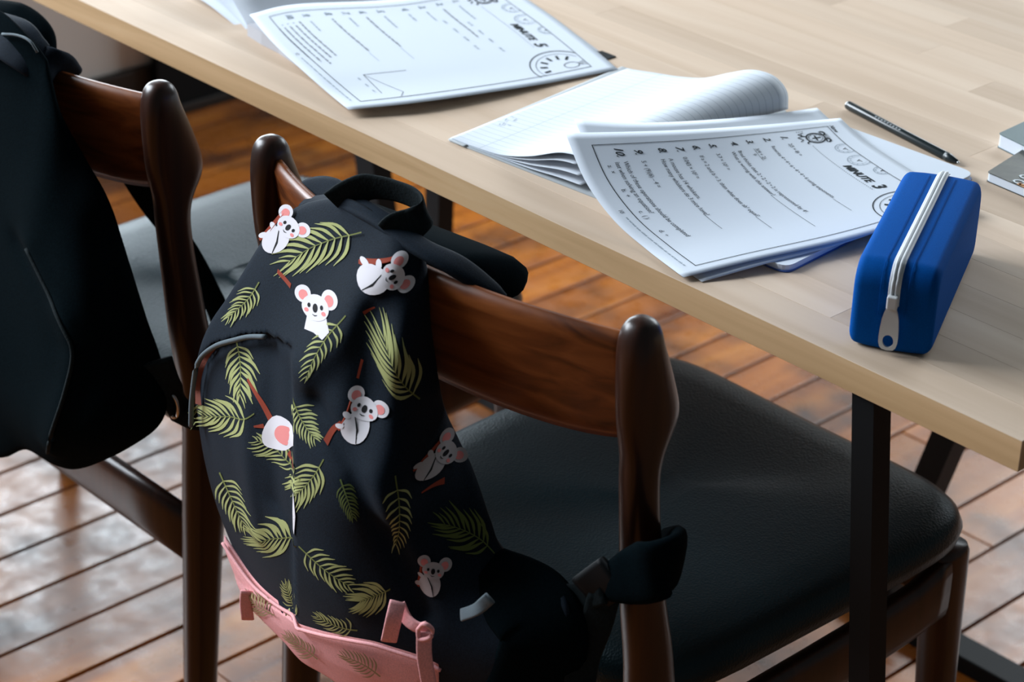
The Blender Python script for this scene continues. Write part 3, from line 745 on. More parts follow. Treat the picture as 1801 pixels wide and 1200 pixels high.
I2 = [(-0.3284,0.7141,-0.2794), (-0.2779,0.7099,-0.2292), (-0.3076,0.6280,-0.2212), (-0.2520,0.6417,-0.1746), (-0.3085,0.5376,-0.1933), (-0.2514,0.5662,-0.1449), (-0.2161,0.5670,-0.1456), (-0.2743,0.5200,-0.1428), (-0.3805,0.5347,-0.2833), (-0.3956,0.6782,-0.3571), (-0.3217,0.7750,-0.2940)]
S2 = Surface(T2+R2[1:]+B2[:-1]+L2[1:-1]+I2)
def c2(l): return [(q[0], q[1]) for q in l]
PIPE = c2([(-0.3142,0.6589,-0.2398), (-0.2952,0.6377,-0.2141), (-0.2728,0.6147,-0.1818), (-0.2622,0.5954,-0.1592), (-0.2700,0.5596,-0.1557), (-0.2840,0.5193,-0.1588), (-0.2925,0.4896,-0.1735)])
S2.folds = [(PIPE, .009, .012), (c2([(-0.2761,0.8178,-0.2578), (-0.2896,0.7494,-0.2517), (-0.3100,0.6814,-0.2527)]), .007, .02), (c2([(-0.2387,0.6859,-0.1997), (-0.2262,0.6249,-0.1649)]), -.005, .015), (c2([(-0.3260,0.6502,-0.2696), (-0.2916,0.6297,-0.2189)]), -.008, .012)]
under2(pillow('body', S2, c2(T2), c2(B2), c2(L2), c2(R2), lambda z: np.interp(z, [.6, .7, .76], [.045, .016, .004]), 'black_cloth', None, 80, 110))
under2(tube('piping', [tuple(q) for q in S2.pts(resample(PIPE, 24), .0015)], .0020, 'webbing', None, 2, 8))
under2(ribbon('rolled_strap', [(-1.0944,-0.1900,0.8023), (-1.0410,-0.1850,0.8083), (-1.0197,-0.1800,0.8064), (-0.9959,-0.1760,0.7989), (-0.9823,-0.1720,0.7885)], [(0, .022, .01), (0, .024, .014), (0, .022, .016), (0, .018, .014), (0, .008, .008)], .013, 'black_cloth', None, 8, 2.3, 14))
under2(ribbon('top_fold', [(-1.0561,-0.2120,0.8124), (-0.9858,-0.2120,0.8202), (-0.9532,-0.2120,0.8143), (-0.9372,-0.2050,0.8054), (-0.9360,-0.1850,0.8009), (-0.9438,-0.1650,0.7871)], [(0, .02, .01), (0, .022, .01), (0, .02, .008), (0, .018, .004), (0, .012, 0), (0, .005, 0)], .005, 'bag', None, 8, 2.4, 14))
under2(tube('seam', [(-0.9745,-0.2220,0.8269), (-0.9489,-0.2220,0.8331), (-0.9282,-0.2220,0.8337), (-0.9195,-0.2200,0.8250)], .0013, 'grey_pull', None, 4, 8))
under2(ribbon('side_strap', [(-0.7509,-0.2240,0.5832), (-0.7443,-0.2150,0.5508), (-0.7499,-0.2000,0.5222), (-0.7359,-0.1900,0.5187), (-0.7459,-0.1650,0.5129), (-0.7805,-0.1300,0.5048)], [(.004, .004, .014), (.002, .002, .012), (.001, .002, .012), (.001, .002, .013), (.001, .002, .013), (0, 0, .012)], .0025, 'webbing', None, 8))
under2(ribbon('shoulder_strap', [(-0.9537,-0.1100,0.6682), (-0.9476,-0.0920,0.6316), (-0.9103,-0.0800,0.5962), (-0.8829,-0.0720,0.5547), (-0.8589,-0.0720,0.5204), (-0.8198,-0.1000,0.4773)], [(.010, .006, .003)]*6, .003, 'black_cloth', None, 6))
under2(tube('strap_ring', [(-0.7499,-0.2140,0.5422), (-0.7424,-0.2140,0.5477), (-0.7389,-0.2120,0.5391), (-0.7397,-0.2120,0.5281), (-0.7456,-0.2130,0.5235), (-0.7488,-0.2140,0.5332), (-0.7499,-0.2140,0.5422)], .0016, 'silver', None, 5, 8))

# ------------------------------------------------------------------ things on the table
class Sheet:
    """a page as a smooth patch; s runs along the reading direction, t from the page foot to its head"""
    def __init__(s, foot, head, left, right):
        s.c = [np.array(catmull(c, 10)) for c in (foot, head, left, right)]
        s.c = [resample([tuple(p) for p in c[::10]], 81) for c in s.c]
    def at(s, u, v):
        F, H, Lf, Rt = s.c
        def smp(c, t):
            x = min(max(t, 0), 1)*80; i = min(int(x), 79); f = x-i
            return c[i]*(1-f)+c[i+1]*f
        return (1-v)*smp(F, u)+v*smp(H, u)+(1-u)*smp(Lf, v)+u*smp(Rt, v)-((1-u)*(1-v)*F[0]+u*(1-v)*F[-1]+(1-u)*v*H[0]+u*v*H[-1])
    def normal(s, u, v):
        e = .004
        a = s.at(min(u+e, 1), v)-s.at(max(u-e, 0), v); b = s.at(u, min(v+e, 1))-s.at(u, max(v-e, 0))
        n = np.cross(a, b); return n/np.linalg.norm(n)*(1 if n[2] > 0 else -1)
    def build(s, name, mat, parent, nx=28, ny=36):
        vs = [s.at(i/nx, j/ny) for j in range(ny+1) for i in range(nx+1)]
        o = mesh_obj(name, vs, grid_faces(nx, ny), mat, parent)
        return solidify(o, .0003, 0)
PGW, PGH = 21.6, 27.9
class Print:
    """flat ink shapes in page centimetres (x right, y up from the page foot)"""
    def __init__(s, sheet, lift=.0005): s.sh, s.v, s.f, s.lift = sheet, [], [], lift
    def p(s, x, y):
        u, v = x/PGW, y/PGH
        return s.sh.at(u, v)+s.sh.normal(u, v)*s.lift
    def line(s, pts, w=.05):
        P = [np.array(q, float) for q in pts]
        for a, b in zip(P[:-1], P[1:]):
            L = np.linalg.norm(b-a)
            if L < 1e-6: continue
            d = (b-a)/L; n = np.array((-d[1], d[0]))*w/2; k = max(1, int(L/.8)); a2 = a-d*w*.3; b2 = b+d*w*.3
            base = len(s.v)
            for i in range(k+1):
                q = a2+(b2-a2)*i/k; s.v += [s.p(*(q+n)), s.p(*(q-n))]
            for i in range(k): s.f.append((base+2*i, base+2*i+1, base+2*i+3, base+2*i+2))
    def arc(s, cx, cy, rx, ry, a0=0, a1=360, w=.05, n=24):
        s.line([(cx+rx*math.cos(math.radians(a0+(a1-a0)*i/n)), cy+ry*math.sin(math.radians(a0+(a1-a0)*i/n))) for i in range(n+1)], w)
    def text(s, body, x, y, size, shear=0.0, bold=0.0, sx=1.0):
        c = bpy.data.curves.new('glyphs', 'FONT'); c.body = body; c.size = size; c.shear = shear; c.offset = bold; c.resolution_u = 2
        o = bpy.data.objects.new('glyphs', c); COL.objects.link(o)
        dg = bpy.context.evaluated_depsgraph_get(); me = bpy.data.meshes.new_from_object(o.evaluated_get(dg))
        base = len(s.v)
        for v in me.vertices: s.v.append(s.p(x+v.co.x*sx, y+v.co.y))
        for p in me.polygons: s.f.append(tuple(base+i for i in p.vertices))
        bpy.data.objects.remove(o); bpy.data.meshes.remove(me); bpy.data.curves.remove(c)
    def smudge(s, x, y, length, h, seed):
        """a line of text too small to read: word-long runs of little strokes"""
        rr = random.Random(seed); q = x
        while q < x+length:
            wl = rr.uniform(.25, .8)
            e = min(q+wl, x+length)
            t = q
            while t < e:
                s.line([(t, y), (t+.03, y+h*rr.uniform(.5, 1))], .035); t += .085
            s.line([(q, y+h*.3), (e, y+h*.3)], .03)
            q = e+.16
    def build(s, name, mat, parent):
        o = mesh_obj(name, s.v, s.f, mat, parent, False); o['kind'] = 'stuff'; return o
def dial(P, cx, cy, r, w=.05, ticks=12, lo=0, hi=360, big=False):
    P.arc(cx, cy, r, r, lo, hi, w)
    for k in range(ticks):
        a = math.radians(k*360/ticks)
        if lo <= (k*360/ticks) <= hi: P.line([(cx+r*.78*math.cos(a), cy+r*.78*math.sin(a)), (cx+r*.9*math.cos(a), cy+r*.9*math.sin(a))], w)
    P.line([(cx, cy), (cx-r*.1, cy+r*.35)], w*1.3); P.line([(cx, cy), (cx+r*.3, cy+r*.1)], w*1.3)
def alarm(P, cx, cy):
    P.arc(cx, cy, .95, .95, 0, 360, .16); P.arc(cx, cy, .72, .72, 0, 360, .05)
    P.line([(cx-.45, cy+.05), (cx+.5, cy-.05)], .16); P.line([(cx, cy+.5), (cx, cy-.35)], .16)
    for a in (30, 60, 120, 150, 210, 240, 300, 330):
        P.line([(cx+.58*math.cos(math.radians(a)), cy+.58*math.sin(math.radians(a))), (cx+.68*math.cos(math.radians(a)), cy+.68*math.sin(math.radians(a)))], .06)
    for s in (-1, 1):
        P.arc(cx+s*.72, cy+.95, .36, .30, 0 if s > 0 else 20, 180, .20); P.line([(cx+s*.4, cy+.95), (cx+s*1.05, cy+.78)], .12)
        P.line([(cx+s*.5, cy-.85), (cx+s*.68, cy-1.18), (cx+s*.9, cy-1.2)], .13)
    for k in range(5): P.line([(cx-.2+.1*k, cy+1.1), (cx-.4+.2*k, cy+1.45)], .05)
    P.line([(cx-1.2, cy-.9), (cx-1.0, cy-1.5), (cx-.6, cy-1.15), (cx-.45, cy-1.75), (cx+.05, cy-1.35), (cx+.35, cy-1.75)], .10)
    for k in range(4): P.line([(cx-1.6, cy-.8-.2*k), (cx-1.4, cy-.85-.2*k)], .05)
def worksheet(P, G, number, page):
    fx0, fx1, fy0, fy1 = 1.55, 20.2, 1.75, 25.7
    P.line([(fx0, fy0), (fx1, fy0), (fx1, fy1), (fx0, fy1), (fx0, fy0)], .075)
    P.text('Name', fx0-.1, fy1+.22, .62, .35, .012)
    alarm(P, fx0+2.0, fy1-2.2)
    x = fx0+3.4
    while x < fx0+13.2: P.line([(x, fy1-3.2), (x+.06, fy1-3.2)], .07); x += .26
    P.text('MINUTE', fx0+7.9, fy1-2.75, 1.05, .35, .035)
    P.text(number, fx0+12.4, fy1-2.85, 1.6, .35, .05)
    for cx, cy, r in ((fx0+4.9, fy1-.55, .95), (fx0+7.6, fy1-.75, 1.05), (fx0+10.4, fy1-.1, .8)):
        lo = 180-math.degrees(math.asin(min(1, (fy1-cy)/r))) if cy+r > fy1 else 0
        hi = 360+math.degrees(math.asin(min(1, (fy1-cy)/r))) if cy+r > fy1 else 360
        G.arc(cx, cy, r, r, lo, hi, .05); G.arc(cx, cy, r*.72, r*.72, lo+10, hi-10, .03)
        for k in range(190, 351, 32):
            a = math.radians(k); G.line([(cx+r*.78*math.cos(a), cy+r*.78*math.sin(a)), (cx+r*.9*math.cos(a), cy+r*.9*math.sin(a))], .05)
        P.line([(cx-.05, cy+.1), (cx+.12, cy-.25)], .08); P.line([(cx, cy), (cx+.42, cy+.1)], .06)
    P.text(page, (fx0+fx1)/2-1.2, fy0-.85, .5)
    G.smudge(fx1-.2-9.2, fy0-.75, 9.0, .16, 3)
    # the large clock in the corner, cut by the frame
    cx, cy, r = fx1-.9, fy1-2.6, 3.3
    P.arc(cx, cy, r, r, 128, 289, .10); P.arc(cx, cy, r*.82, r*.82, 122, 292, .05)
    for a in (140, 168, 196, 224, 252, 279):
        c, s = math.cos(math.radians(a)), math.sin(math.radians(a))
        P.line([(cx+r*.50*c, cy+r*.50*s), (cx+r*.68*c, cy+r*.68*s)], .26)
    P.arc(cx-.1, cy+1.0, .55, .8, 0, 360, .07); P.line([(cx-.1, cy+1.8), (cx-.1, cy+2.5)], .07); P.line([(cx-.3, cy+1.9), (cx-.45, cy+2.55)], .06); P.line([(cx+.1, cy+1.9), (cx+.3, cy+2.55)], .06)
    return fx0, fx1, fy0, fy1
ROWS = [20.3, 18.4, 16.4, 14.6, 12.2, 10.5, 8.9, 7.3, 5.2, 3.6]
def number_rows(P, fx0, size=1.0):
    for k, y in enumerate(ROWS): P.text('%d.' % (k+1), fx0+(.75 if k < 9 else .35), y-.2, size, .35, .02)

# lower worksheet (MINUTE 3) and the loose sheet beneath it
sheet_a = Sheet([(-0.5284,0.0578,0.8000), (-0.4819,0.0381,0.7760), (-0.4343,0.0256,0.7600), (-0.3860,0.0172,0.7525), (-0.3317,0.0017,0.7535)],
                [(-0.4588,0.3478,0.7605), (-0.4160,0.3270,0.7600), (-0.3777,0.3138,0.7600), (-0.3270,0.2998,0.7600), (-0.2634,0.2859,0.7600)],
                [(-0.5284,0.0578,0.8000), (-0.5021,0.1052,0.7970), (-0.4820,0.1681,0.7890), (-0.4746,0.2548,0.7730), (-0.4588,0.3478,0.7605)],
                [(-0.3317,0.0017,0.7535), (-0.3092,0.0632,0.7585), (-0.2856,0.1419,0.7600), (-0.2735,0.2087,0.7600), (-0.2634,0.2859,0.7600)])
w3 = sheet_a.build('worksheet', 'paper', None)
tag(w3, 'printed maths worksheet headed MINUTE 3, its corner under the blue pencil case', 'worksheet', None)
P = Print(sheet_a); G = Print(sheet_a)
fx0, fx1, fy0, fy1 = worksheet(P, G, '3', '10')
number_rows(P, fx0)
tx = fx0+2.3; ts = .58
P.text('2(5 × 8) =', tx, ROWS[0], ts); P.text('Rewrite 4 • 4 • 6 • 4 • 4 • 6 using exponents.', tx, ROWS[1], ts); P.line([(tx+10.6, ROWS[1]-.05), (tx+13.2, ROWS[1]-.05)], .04)
P.text('3(4 + 2)', tx, ROWS[2]+.2, ts); P.line([(tx, ROWS[2]+.05), (tx+2.1, ROWS[2]+.05)], .04); P.text('9', tx+.8, ROWS[2]-.5, ts)
P.text('Brad thinks that 2 • 2 • 2 • 2 is represented by 4².', tx, ROWS[3], ts); P.text('What is wrong with this answer?', tx, ROWS[3]-.75, ts); P.line([(tx+7.6, ROWS[3]-.8), (tx+14.2, ROWS[3]-.8)], .04)
P.text('3.7 × 10² =', tx, ROWS[4], ts); P.text('If a = 2 and b = 3, then what does ab² equal?', tx, ROWS[5], ts); P.line([(tx+10.4, ROWS[5]-.05), (tx+12.8, ROWS[5]-.05)], .04)
P.text('0.043 × 10² =', tx, ROWS[6], ts); P.text('A mouse has 14 whiskers.', tx, ROWS[7]+.3, ts); P.text('How many whiskers do 3 mice have?', tx, ROWS[7]-.4, ts); P.line([(tx+8.4, ROWS[7]-.45), (tx+11.2, ROWS[7]-.45)], .04)
P.text('5 + (9)(6) – 4 =', tx, ROWS[8], ts); P.text('Which of these operations should be completed', tx-.1, ROWS[9]+.1, ts); P.text('last when solving an equation?', tx-.1, ROWS[9]-.6, ts)
for k, q in enumerate(('a.  ×', 'b.  +', 'c.  ( )', 'd.  ÷')): P.text(q, tx+.2+3.1*k, ROWS[9]-1.3, ts)
P.build('printed_text', 'ink', w3); G.build('printed_drawing', 'ink_grey', w3)

sheet_b = Sheet([(-0.5482,0.0881,0.7985), (-0.4850,0.0584,0.7740), (-0.4280,0.0363,0.7570), (-0.3751,0.0228,0.7512), (-0.3203,0.0111,0.7508)],
                [(-0.4940,0.3563,0.7575), (-0.4220,0.3217,0.7578), (-0.3378,0.2900,0.7580), (-0.2754,0.2894,0.7580)],
                [(-0.5482,0.0881,0.7985), (-0.5177,0.1283,0.7945), (-0.4997,0.1872,0.7865), (-0.4965,0.2719,0.7705), (-0.4940,0.3563,0.7575)],
                [(-0.3203,0.0111,0.7508), (-0.3029,0.0633,0.7562), (-0.2847,0.1411,0.7580), (-0.2792,0.2086,0.7580), (-0.2754,0.2894,0.7580)])
tag(sheet_b.build('worksheet', 'paper', None), 'blank-looking loose sheet peeking out under the MINUTE 3 worksheet', 'worksheet')

# blue-covered notebook under those sheets: rounded corners
def rounded_rect(p0, p1, p2, p3, r, n=6):
    Q = [np.array(q) for q in (p0, p1, p2, p3)]; out = []
    for i in range(4):
        a, b, c = Q[i-1], Q[i], Q[(i+1) % 4]
        d0 = (a-b)/np.linalg.norm(a-b); d1 = (c-b)/np.linalg.norm(c-b)
        for k in range(n+1):
            t = k/n; out.append(b+d0*r*(1-t)**2+d1*r*t**2)
    return out
def slab(name, quad, z0, z1, r, mat, parent):
    pl = rounded_rect(*quad, r)
    return loft(name, [[(q[0], q[1], z0) for q in pl], [(q[0], q[1], z1) for q in pl]], mat, parent, True, False)
nbB = empty('blue_notebook', (-.40, .2, .75))
tag(nbB, 'thin blue-covered notebook with rounded corners, lying under the MINUTE 3 sheets', 'notebook')
qd = [(-.470, .070), (-.286, .074), (-.305, .352), (-.490, .346)]
qi = [(-.470, .0712), (-.2872, .0752), (-.3062, .3508), (-.490, .3448)]
for nm, q, z0, z1, mt in (('cover', qd, .7503, .7512, 'blue_card'), ('page_block', qi, .7512, .7555, 'paper'), ('top_page', qi, .7556, .7560, 'paper')):
    o = slab(nm, q, z0, z1, .012, mt, nbB); o.matrix_parent_inverse = Matrix.Translation((.40, -.2, -.75))

# ruled notebook with its pages rolling over
ln = empty('ruled_notebook', (-.6, .17, .75))
tag(ln, 'open ruled notebook in the middle, its page rolled over at the far end', 'notebook')
LINV = Matrix.Translation((.6, -.17, -.75))
def in_ln(o): o.parent = ln; o.matrix_parent_inverse = LINV; return o
cv = [(-0.6683,0.0469,0.7505), (-0.4858,0.0613,0.7505), (-0.5172,0.3417,0.7505), (-0.6957,0.3032,0.7505)]
in_ln(slab('cover', [(q[0], q[1]) for q in cv], .7502, .7510, .004, 'kraft', None))
def ruled_patch(name, near, far, mat, nu=60, nv=24, uv=True):
    A, Bc = resample(near, nu+1), resample(far, nu+1)
    vs, uvs = [], []
    L = np.r_[0, np.cumsum(np.linalg.norm(np.diff(.5*(A+Bc), axis=0), axis=1))]
    for j in range(nv+1):
        t = j/nv; row = A*(1-t)+Bc*t
        for i in range(nu+1): vs.append(row[i]); uvs.append((L[i], t*.25))
    o = mesh_obj(name, vs, grid_faces(nu, nv), mat, None, True, None, None, uvs if uv else None)
    solidify(o, .0003, 0)
    return in_ln(o)
NEAR = [(-.6680, .0500, .7522), (-.6420, .0520, .7524), (-.6063, .0550, .7545), (-.5718, .0570, .7640), (-.5430, .0600, .7760), (-.5290, .0610, .7800), (-.5170, .0620, .7812), (-.5090, .0630, .7800), (-.5060, .0635, .7770)]
FAR = [(-0.6881,0.3000,0.7524), (-0.6548,0.3020,0.7577), (-0.6222,0.3040,0.7630), (-0.5928,0.3070,0.7699), (-0.5657,0.3120,0.7821), (-0.5431,0.3180,0.7902), (-0.5205,0.3220,0.7898), (-0.5056,0.3240,0.7791), (-0.5008,0.3220,0.7630)]
top_page = ruled_patch('page', NEAR, FAR, 'ruled')
def lower(c, fz, du):
    return [(q[0]+du*i/8, q[1], .7512+(q[2]-.7512)*fz) for i, q in enumerate(c)]
ruled_patch('page', lower(NEAR[:7], .72, -.002), lower(FAR[:7], .7, -.004), 'paper', 40, 12, False)
ruled_patch('page', lower(NEAR[:7], .42, .004), lower(FAR[:7], .4, -.006), 'paper', 40, 12, False)
ruled_patch('page', lower(NEAR[:7], .15, .008), lower(FAR[:7], .15, -.008), 'paper', 40, 12, False)
spn = ruled_patch('spine_strip', [(-0.6685,0.0478,0.7513), (-0.6581,0.0468,0.7516), (-0.6457,0.0468,0.7518)], [(-0.6977,0.3019,0.7514), (-0.6902,0.3022,0.7518), (-0.6805,0.3035,0.7520)], 'kraft', 8, 12, False)
# pencilled working near the margin
def scribble():
    vs, fs = [], []
    def seg(a, b, w=.0007):
        a, b = np.array(a), np.array(b); d = b-a; n = np.array((-d[1], d[0], 0)); n = n/np.linalg.norm(n)*w/2
        k = len(vs); vs.extend([a+n, b+n, b-n, a-n]); fs.append((k, k+1, k+2, k+3))
    for base in [(-0.6576,0.2235,0.7530), (-0.6621,0.2410,0.7530), (-0.6626,0.2631,0.7532), (-0.6551,0.2173,0.7530), (-0.6611,0.1097,0.7525), (-0.6635,0.1220,0.7525)]:
        rr = random.Random(int(base[0]*1e5))
        for k in range(3):
            a = np.array(base)+np.array((rr.uniform(-.006, .006), rr.uniform(-.006, .006), .0012))
            seg(a, a+np.array((rr.uniform(.002, .006), rr.uniform(-.006, .004), 0)))
    o = mesh_obj('pencil_marks', vs, fs, 'ink_grey', None, False); o['kind'] = 'stuff'; in_ln(o)
scribble()

# upper workbook (MINUTE 5)
wb = empty('workbook', (-.9, .2, .75))
tag(wb, 'open workbook at the top showing the MINUTE 5 page', 'workbook')
WINV = Matrix.Translation((.9, -.2, -.75))
def in_wb(o): o.parent = wb; o.matrix_parent_inverse = WINV; return o
sheet_c = Sheet([(-1.0057,0.0787,0.7690), (-0.9325,0.0518,0.7668), (-0.8544,0.0324,0.7618), (-0.8094,0.0239,0.7575), (-0.7693,0.0138,0.7572)],
                [(-.963, .393, .7530), (-.918, .369, .7525), (-.838, .345, .7522), (-.766, .320, .7520), (-0.6936,0.2922,0.7520)],
                [(-1.0057,0.0787,0.7690), (-1.0075,0.1388,0.7660), (-.965, .250, .760), (-.963, .393, .7530)],
                [(-0.7693,0.0138,0.7572), (-0.7398,0.0696,0.7590), (-0.7212,0.1387,0.7570), (-0.7078,0.2154,0.7530), (-0.6936,0.2922,0.7520)])
w5 = in_wb(sheet_c.build('page', 'paper', None))
P = Print(sheet_c); G = Print(sheet_c)
fx0, fx1, fy0, fy1 = worksheet(P, G, '5', '12')
number_rows(G, fx0, .95)
G.smudge(tx, ROWS[0], 3.2, .26, 21); P.smudge(tx, ROWS[1], 7.0, .24, 22)
for k in range(4): G.smudge(tx+3.6+2.0*k, ROWS[0]-1.1, .9, .28, 60+k); G.smudge(tx+2.4+2.0*k, ROWS[1]-1.3, .9, .28, 70+k)
G.smudge(tx, ROWS[2]+.1, 2.2, .22, 23); G.smudge(tx, ROWS[3], 1.7, .24, 24); G.smudge(tx, ROWS[4], 2.8, .24, 25)
P.smudge(tx, ROWS[5], 6.9, .24, 26); G.line([(tx+7.2, ROWS[5]-.05), (tx+9.6, ROWS[5]-.05)], .04); G.smudge(tx, ROWS[6], 2.0, .22, 27); P.smudge(tx, ROWS[7], 7.4, .24, 28); G.line([(tx+7.6, ROWS[7]-.05), (tx+9.4, ROWS[7]-.05)], .04)
G.smudge(tx+.2, ROWS[8], 2.2, .2, 29)
for k, L in enumerate((7.6, 7.2, 8.2, 7.6, 6.4)): P.smudge(tx+(0 if k == 0 else .7), ROWS[9]+.55-.62*k, L, .22, 40+k); G.smudge(tx, ROWS[9]+.55-.62*k, .2 if k else .0, .2, 90+k)
gx, gy = tx+11.6, 4.6
P.line([(gx, gy), (gx, gy+4.0)], .05); P.line([(gx, gy), (gx+3.6, gy-.3)], .05); P.line([(gx, gy), (gx+3.8, gy+1.6), (gx+4.6, gy+1.0)], .04)
for k in range(3): G.smudge(gx+.4+1.2*k, gy-.8, .5, .2, 80+k)
P.build('printed_text', 'ink', w5); G.build('printed_drawing', 'ink_grey', w5)
# its page block and the bulging left-hand pages
blk = []
for top, bot in [((-0.9801,0.0564,0.7645), (-1.0001,0.0710,0.7500)), ((-0.9672,0.0608,0.7660), (-0.9705,0.0663,0.7500)), ((-0.9426,0.0596,0.7650), (-0.9409,0.0648,0.7500)), ((-0.8963,0.0515,0.7610), (-0.8957,0.0564,0.7500)), ((-0.8488,0.0417,0.7560), (-0.8461,0.0435,0.7500)), ((-0.8104,0.0328,0.7515), (-0.8060,0.0306,0.7500))]:
    blk.append((np.array(top), np.array(bot)))
ext = np.array((.062, .285, 0))
rings = []
for (t_, b_) in blk:
    b0 = np.array((b_[0], b_[1], .7502)); t0 = np.array((b_[0]+(t_[0]-b_[0])*.0, b_[1]+.0004, max(.7506, min(t_[2], .7655)-.002)))
    rings.append([b0, t0, np.array((t0[0]+ext[0], t0[1]+ext[1], .7510)), b0+ext])
in_wb(loft('page_block', rings, 'paper_edge', None, True, False))
def left_page(name, near, mat, dz):
    A = resample(near, 31); vs = []
    for j in range(13):
        t = j/12
        for q in A: vs.append(q+np.array((.062*t, .285*t, dz*t)))
    o = mesh_obj(name, vs, grid_faces(30, 12), mat, None); solidify(o, .0004, 0); return in_wb(o)
left_page('page', [(-1.0142,0.0830,0.7493), (-1.0200,0.0840,0.7553), (-1.0355,0.0860,0.7651), (-1.0503,0.0880,0.7740), (-1.0719,0.0900,0.7823), (-1.1155,0.0900,0.7952)], 'paper', .0)
left_page('page', [(-1.0125,0.0810,0.7478), (-1.0213,0.0820,0.7517), (-1.0409,0.0840,0.7579), (-1.0594,0.0850,0.7636), (-1.0799,0.0860,0.7700), (-1.1224,0.0870,0.7786)], 'paper', .0)
left_page('cover', [(-1.0109,0.0790,0.7456), (-1.0264,0.0800,0.7483), (-1.0516,0.0810,0.7532), (-1.0752,0.0820,0.7574), (-1.1031,0.0830,0.7606), (-1.1498,0.0840,0.7627)], 'paper', .0)

# small dark card slipped under the workbook page
tag(box('card', (-.742, .301, .7501), (-.722, .318, .7512), 'steel_black'), 'tiny black card corner poking out past the MINUTE 5 page', 'card')

# blue pencil case
case = empty('pencil_case', (-.194, .122, .75), math.atan2(.889, -.457)-math.pi/2)
tag(case, 'blue box-shaped pencil case with white zip, standing at the table edge', 'pencil case')
CL, CW, CH = .202, .064, .071
def side_profile(inset):
    L, H, rt_, rb = CL/2-inset, CH-inset*2, .018, .006
    pts = []
    def corner(cx, cz, r, a0):
        for k in range(7):
            a = math.radians(a0+90*k/6); pts.append((cx+r*math.cos(a), cz+r*math.sin(a)))
    corner(L-rt_, inset+H-rt_, rt_, 0); corner(-L+rt_, inset+H-rt_, rt_, 90); corner(-L+rb, inset+rb, rb, 180); corner(L-rb, inset+rb, rb, 270)
    return pts
rings = []
for k in range(9):
    a = -math.pi/2+math.pi*k/8*.5 if False else 0
ys = []
for k in range(6):
    t = math.pi/2*(1-k/5); ys.append((-CW/2+.007*(1-math.cos(math.pi/2-t)) if False else -CW/2+.007*(1-math.cos(math.pi/2*k/5)) if False else -CW/2+.007*(1-math.sin(t)) , .007*(1-math.sin(math.pi/2*k/5))))
lay = []
for k in range(6):
    th = math.pi/2*k/5
    lay.append((-CW/2+.007*(1-math.cos(th)), .007*(1-math.sin(th))))
lay += [(-CW/4, -.0006), (0, -.0010), (CW/4, -.0006)]
lay += [(-y, i) for y, i in reversed(lay[:6])]
for y, ins in lay: rings.append([(y, x, z) for x, z in side_profile(max(ins, -.001)+.001)])
loft('body', rings, 'neoprene', case)
def zpath(h):
    """along the top from the far end, over the rounded shoulder and down the near end"""
    L, r = CL/2-.001+.001, .018; pts = [(L-.004, CH-.0035+h), (L-.02, CH+h), (.03, CH+h), (-L+.03, CH+h)]
    for k in range(1, 6):
        a = math.radians(90+90*k/5); pts.append((-L+r+(r+h)*math.cos(a), CH-r+(r+h)*math.sin(a)))
    return [(0, x, z) for x, z in pts]
zp = zpath(.0006); zp.append((0, -CL/2-.0006, .040))
ribbon('zip_tape', zp, [(.0046, 0, 0)]*len(zp), .0006, 'zip_white', case, 5)
for s in (-1, 1):
    zq = zpath(.0016); zq.append((0, -CL/2-.0016, .044))
    tube('zip_coil', [(x+s*.0016, y, z) for x, y, z in zq], .0012, 'zip_white', case, 5, 8)
    st = zpath(.0004)[1:]; st.append((0, -CL/2-.0004, .030))
    tube('stitching', [(x+s*.0105, y, z) for x, y, z in st], .0003, 'neoprene', case, 4, 6)
box('zip_slider', (-.0042, -CL/2-.0065, .0385), (.0042, -CL/2-.0008, .0495), 'zip_metal', case, .0014, 3)
def pull_tab():
    n = 20; vs, fs = [], []
    for y in (-CL/2-.0048, -CL/2-.0030):
        for j in range(n):
            a = 2*math.pi*j/n; c, s = math.cos(a), math.sin(a)
            oz = .0225+.0185*math.copysign(abs(s)**.75, s); ox = (.0070-.0018*s)*math.copysign(abs(c)**.6, c)
            vs.append((ox, y, oz))
        for j in range(n):
            a = 2*math.pi*j/n; vs.append((.0042*math.cos(a), y, .0118+.0052*math.sin(a)))
    for j in range(n):
        k = (j+1) % n
        fs += [(j, k, n+k, n+j), (2*n+k, 2*n+j, 3*n+j, 3*n+k), (k, j, 2*n+j, 2*n+k), (n+j, n+k, 3*n+k, 3*n+j)]
    mesh_obj('zip_pull', vs, fs, 'zip_metal', case, False)
pull_tab()

# pen
pa, pb = np.array((-0.4861,0.3912,0.7545)), np.array((-0.3329,0.3634,0.7530))
pen = empty('pen', tuple(pa)); tag(pen, 'slim black pen lying beside the MINUTE 3 worksheet', 'pen')
d = pb-pa; PL = np.linalg.norm(d); pen.rotation_euler = Vector(d).to_track_quat('Z', 'Y').to_euler()
def lathe(name, prof, mat, parent, n=20):
    return loft(name, [[(r*math.cos(2*math.pi*j/n), r*math.sin(2*math.pi*j/n), z) for j in range(n)] for r, z in prof], mat, parent)
lathe('barrel', [(.0034, .0012), (.0042, .0016), (.0043, .004), (.0043, PL-.018), (.0040, PL-.0175)], 'pen_black', pen)
lathe('end_cap', [(.0020, 0), (.0034, .0004), (.0034, .0014)], 'silver', pen)
lathe('grip_cone', [(.0043, PL-.0175), (.0043, PL-.013), (.0018, PL-.002)], 'pen_black', pen)
lathe('tip', [(.0016, PL-.002), (.0009, PL)], 'silver', pen)
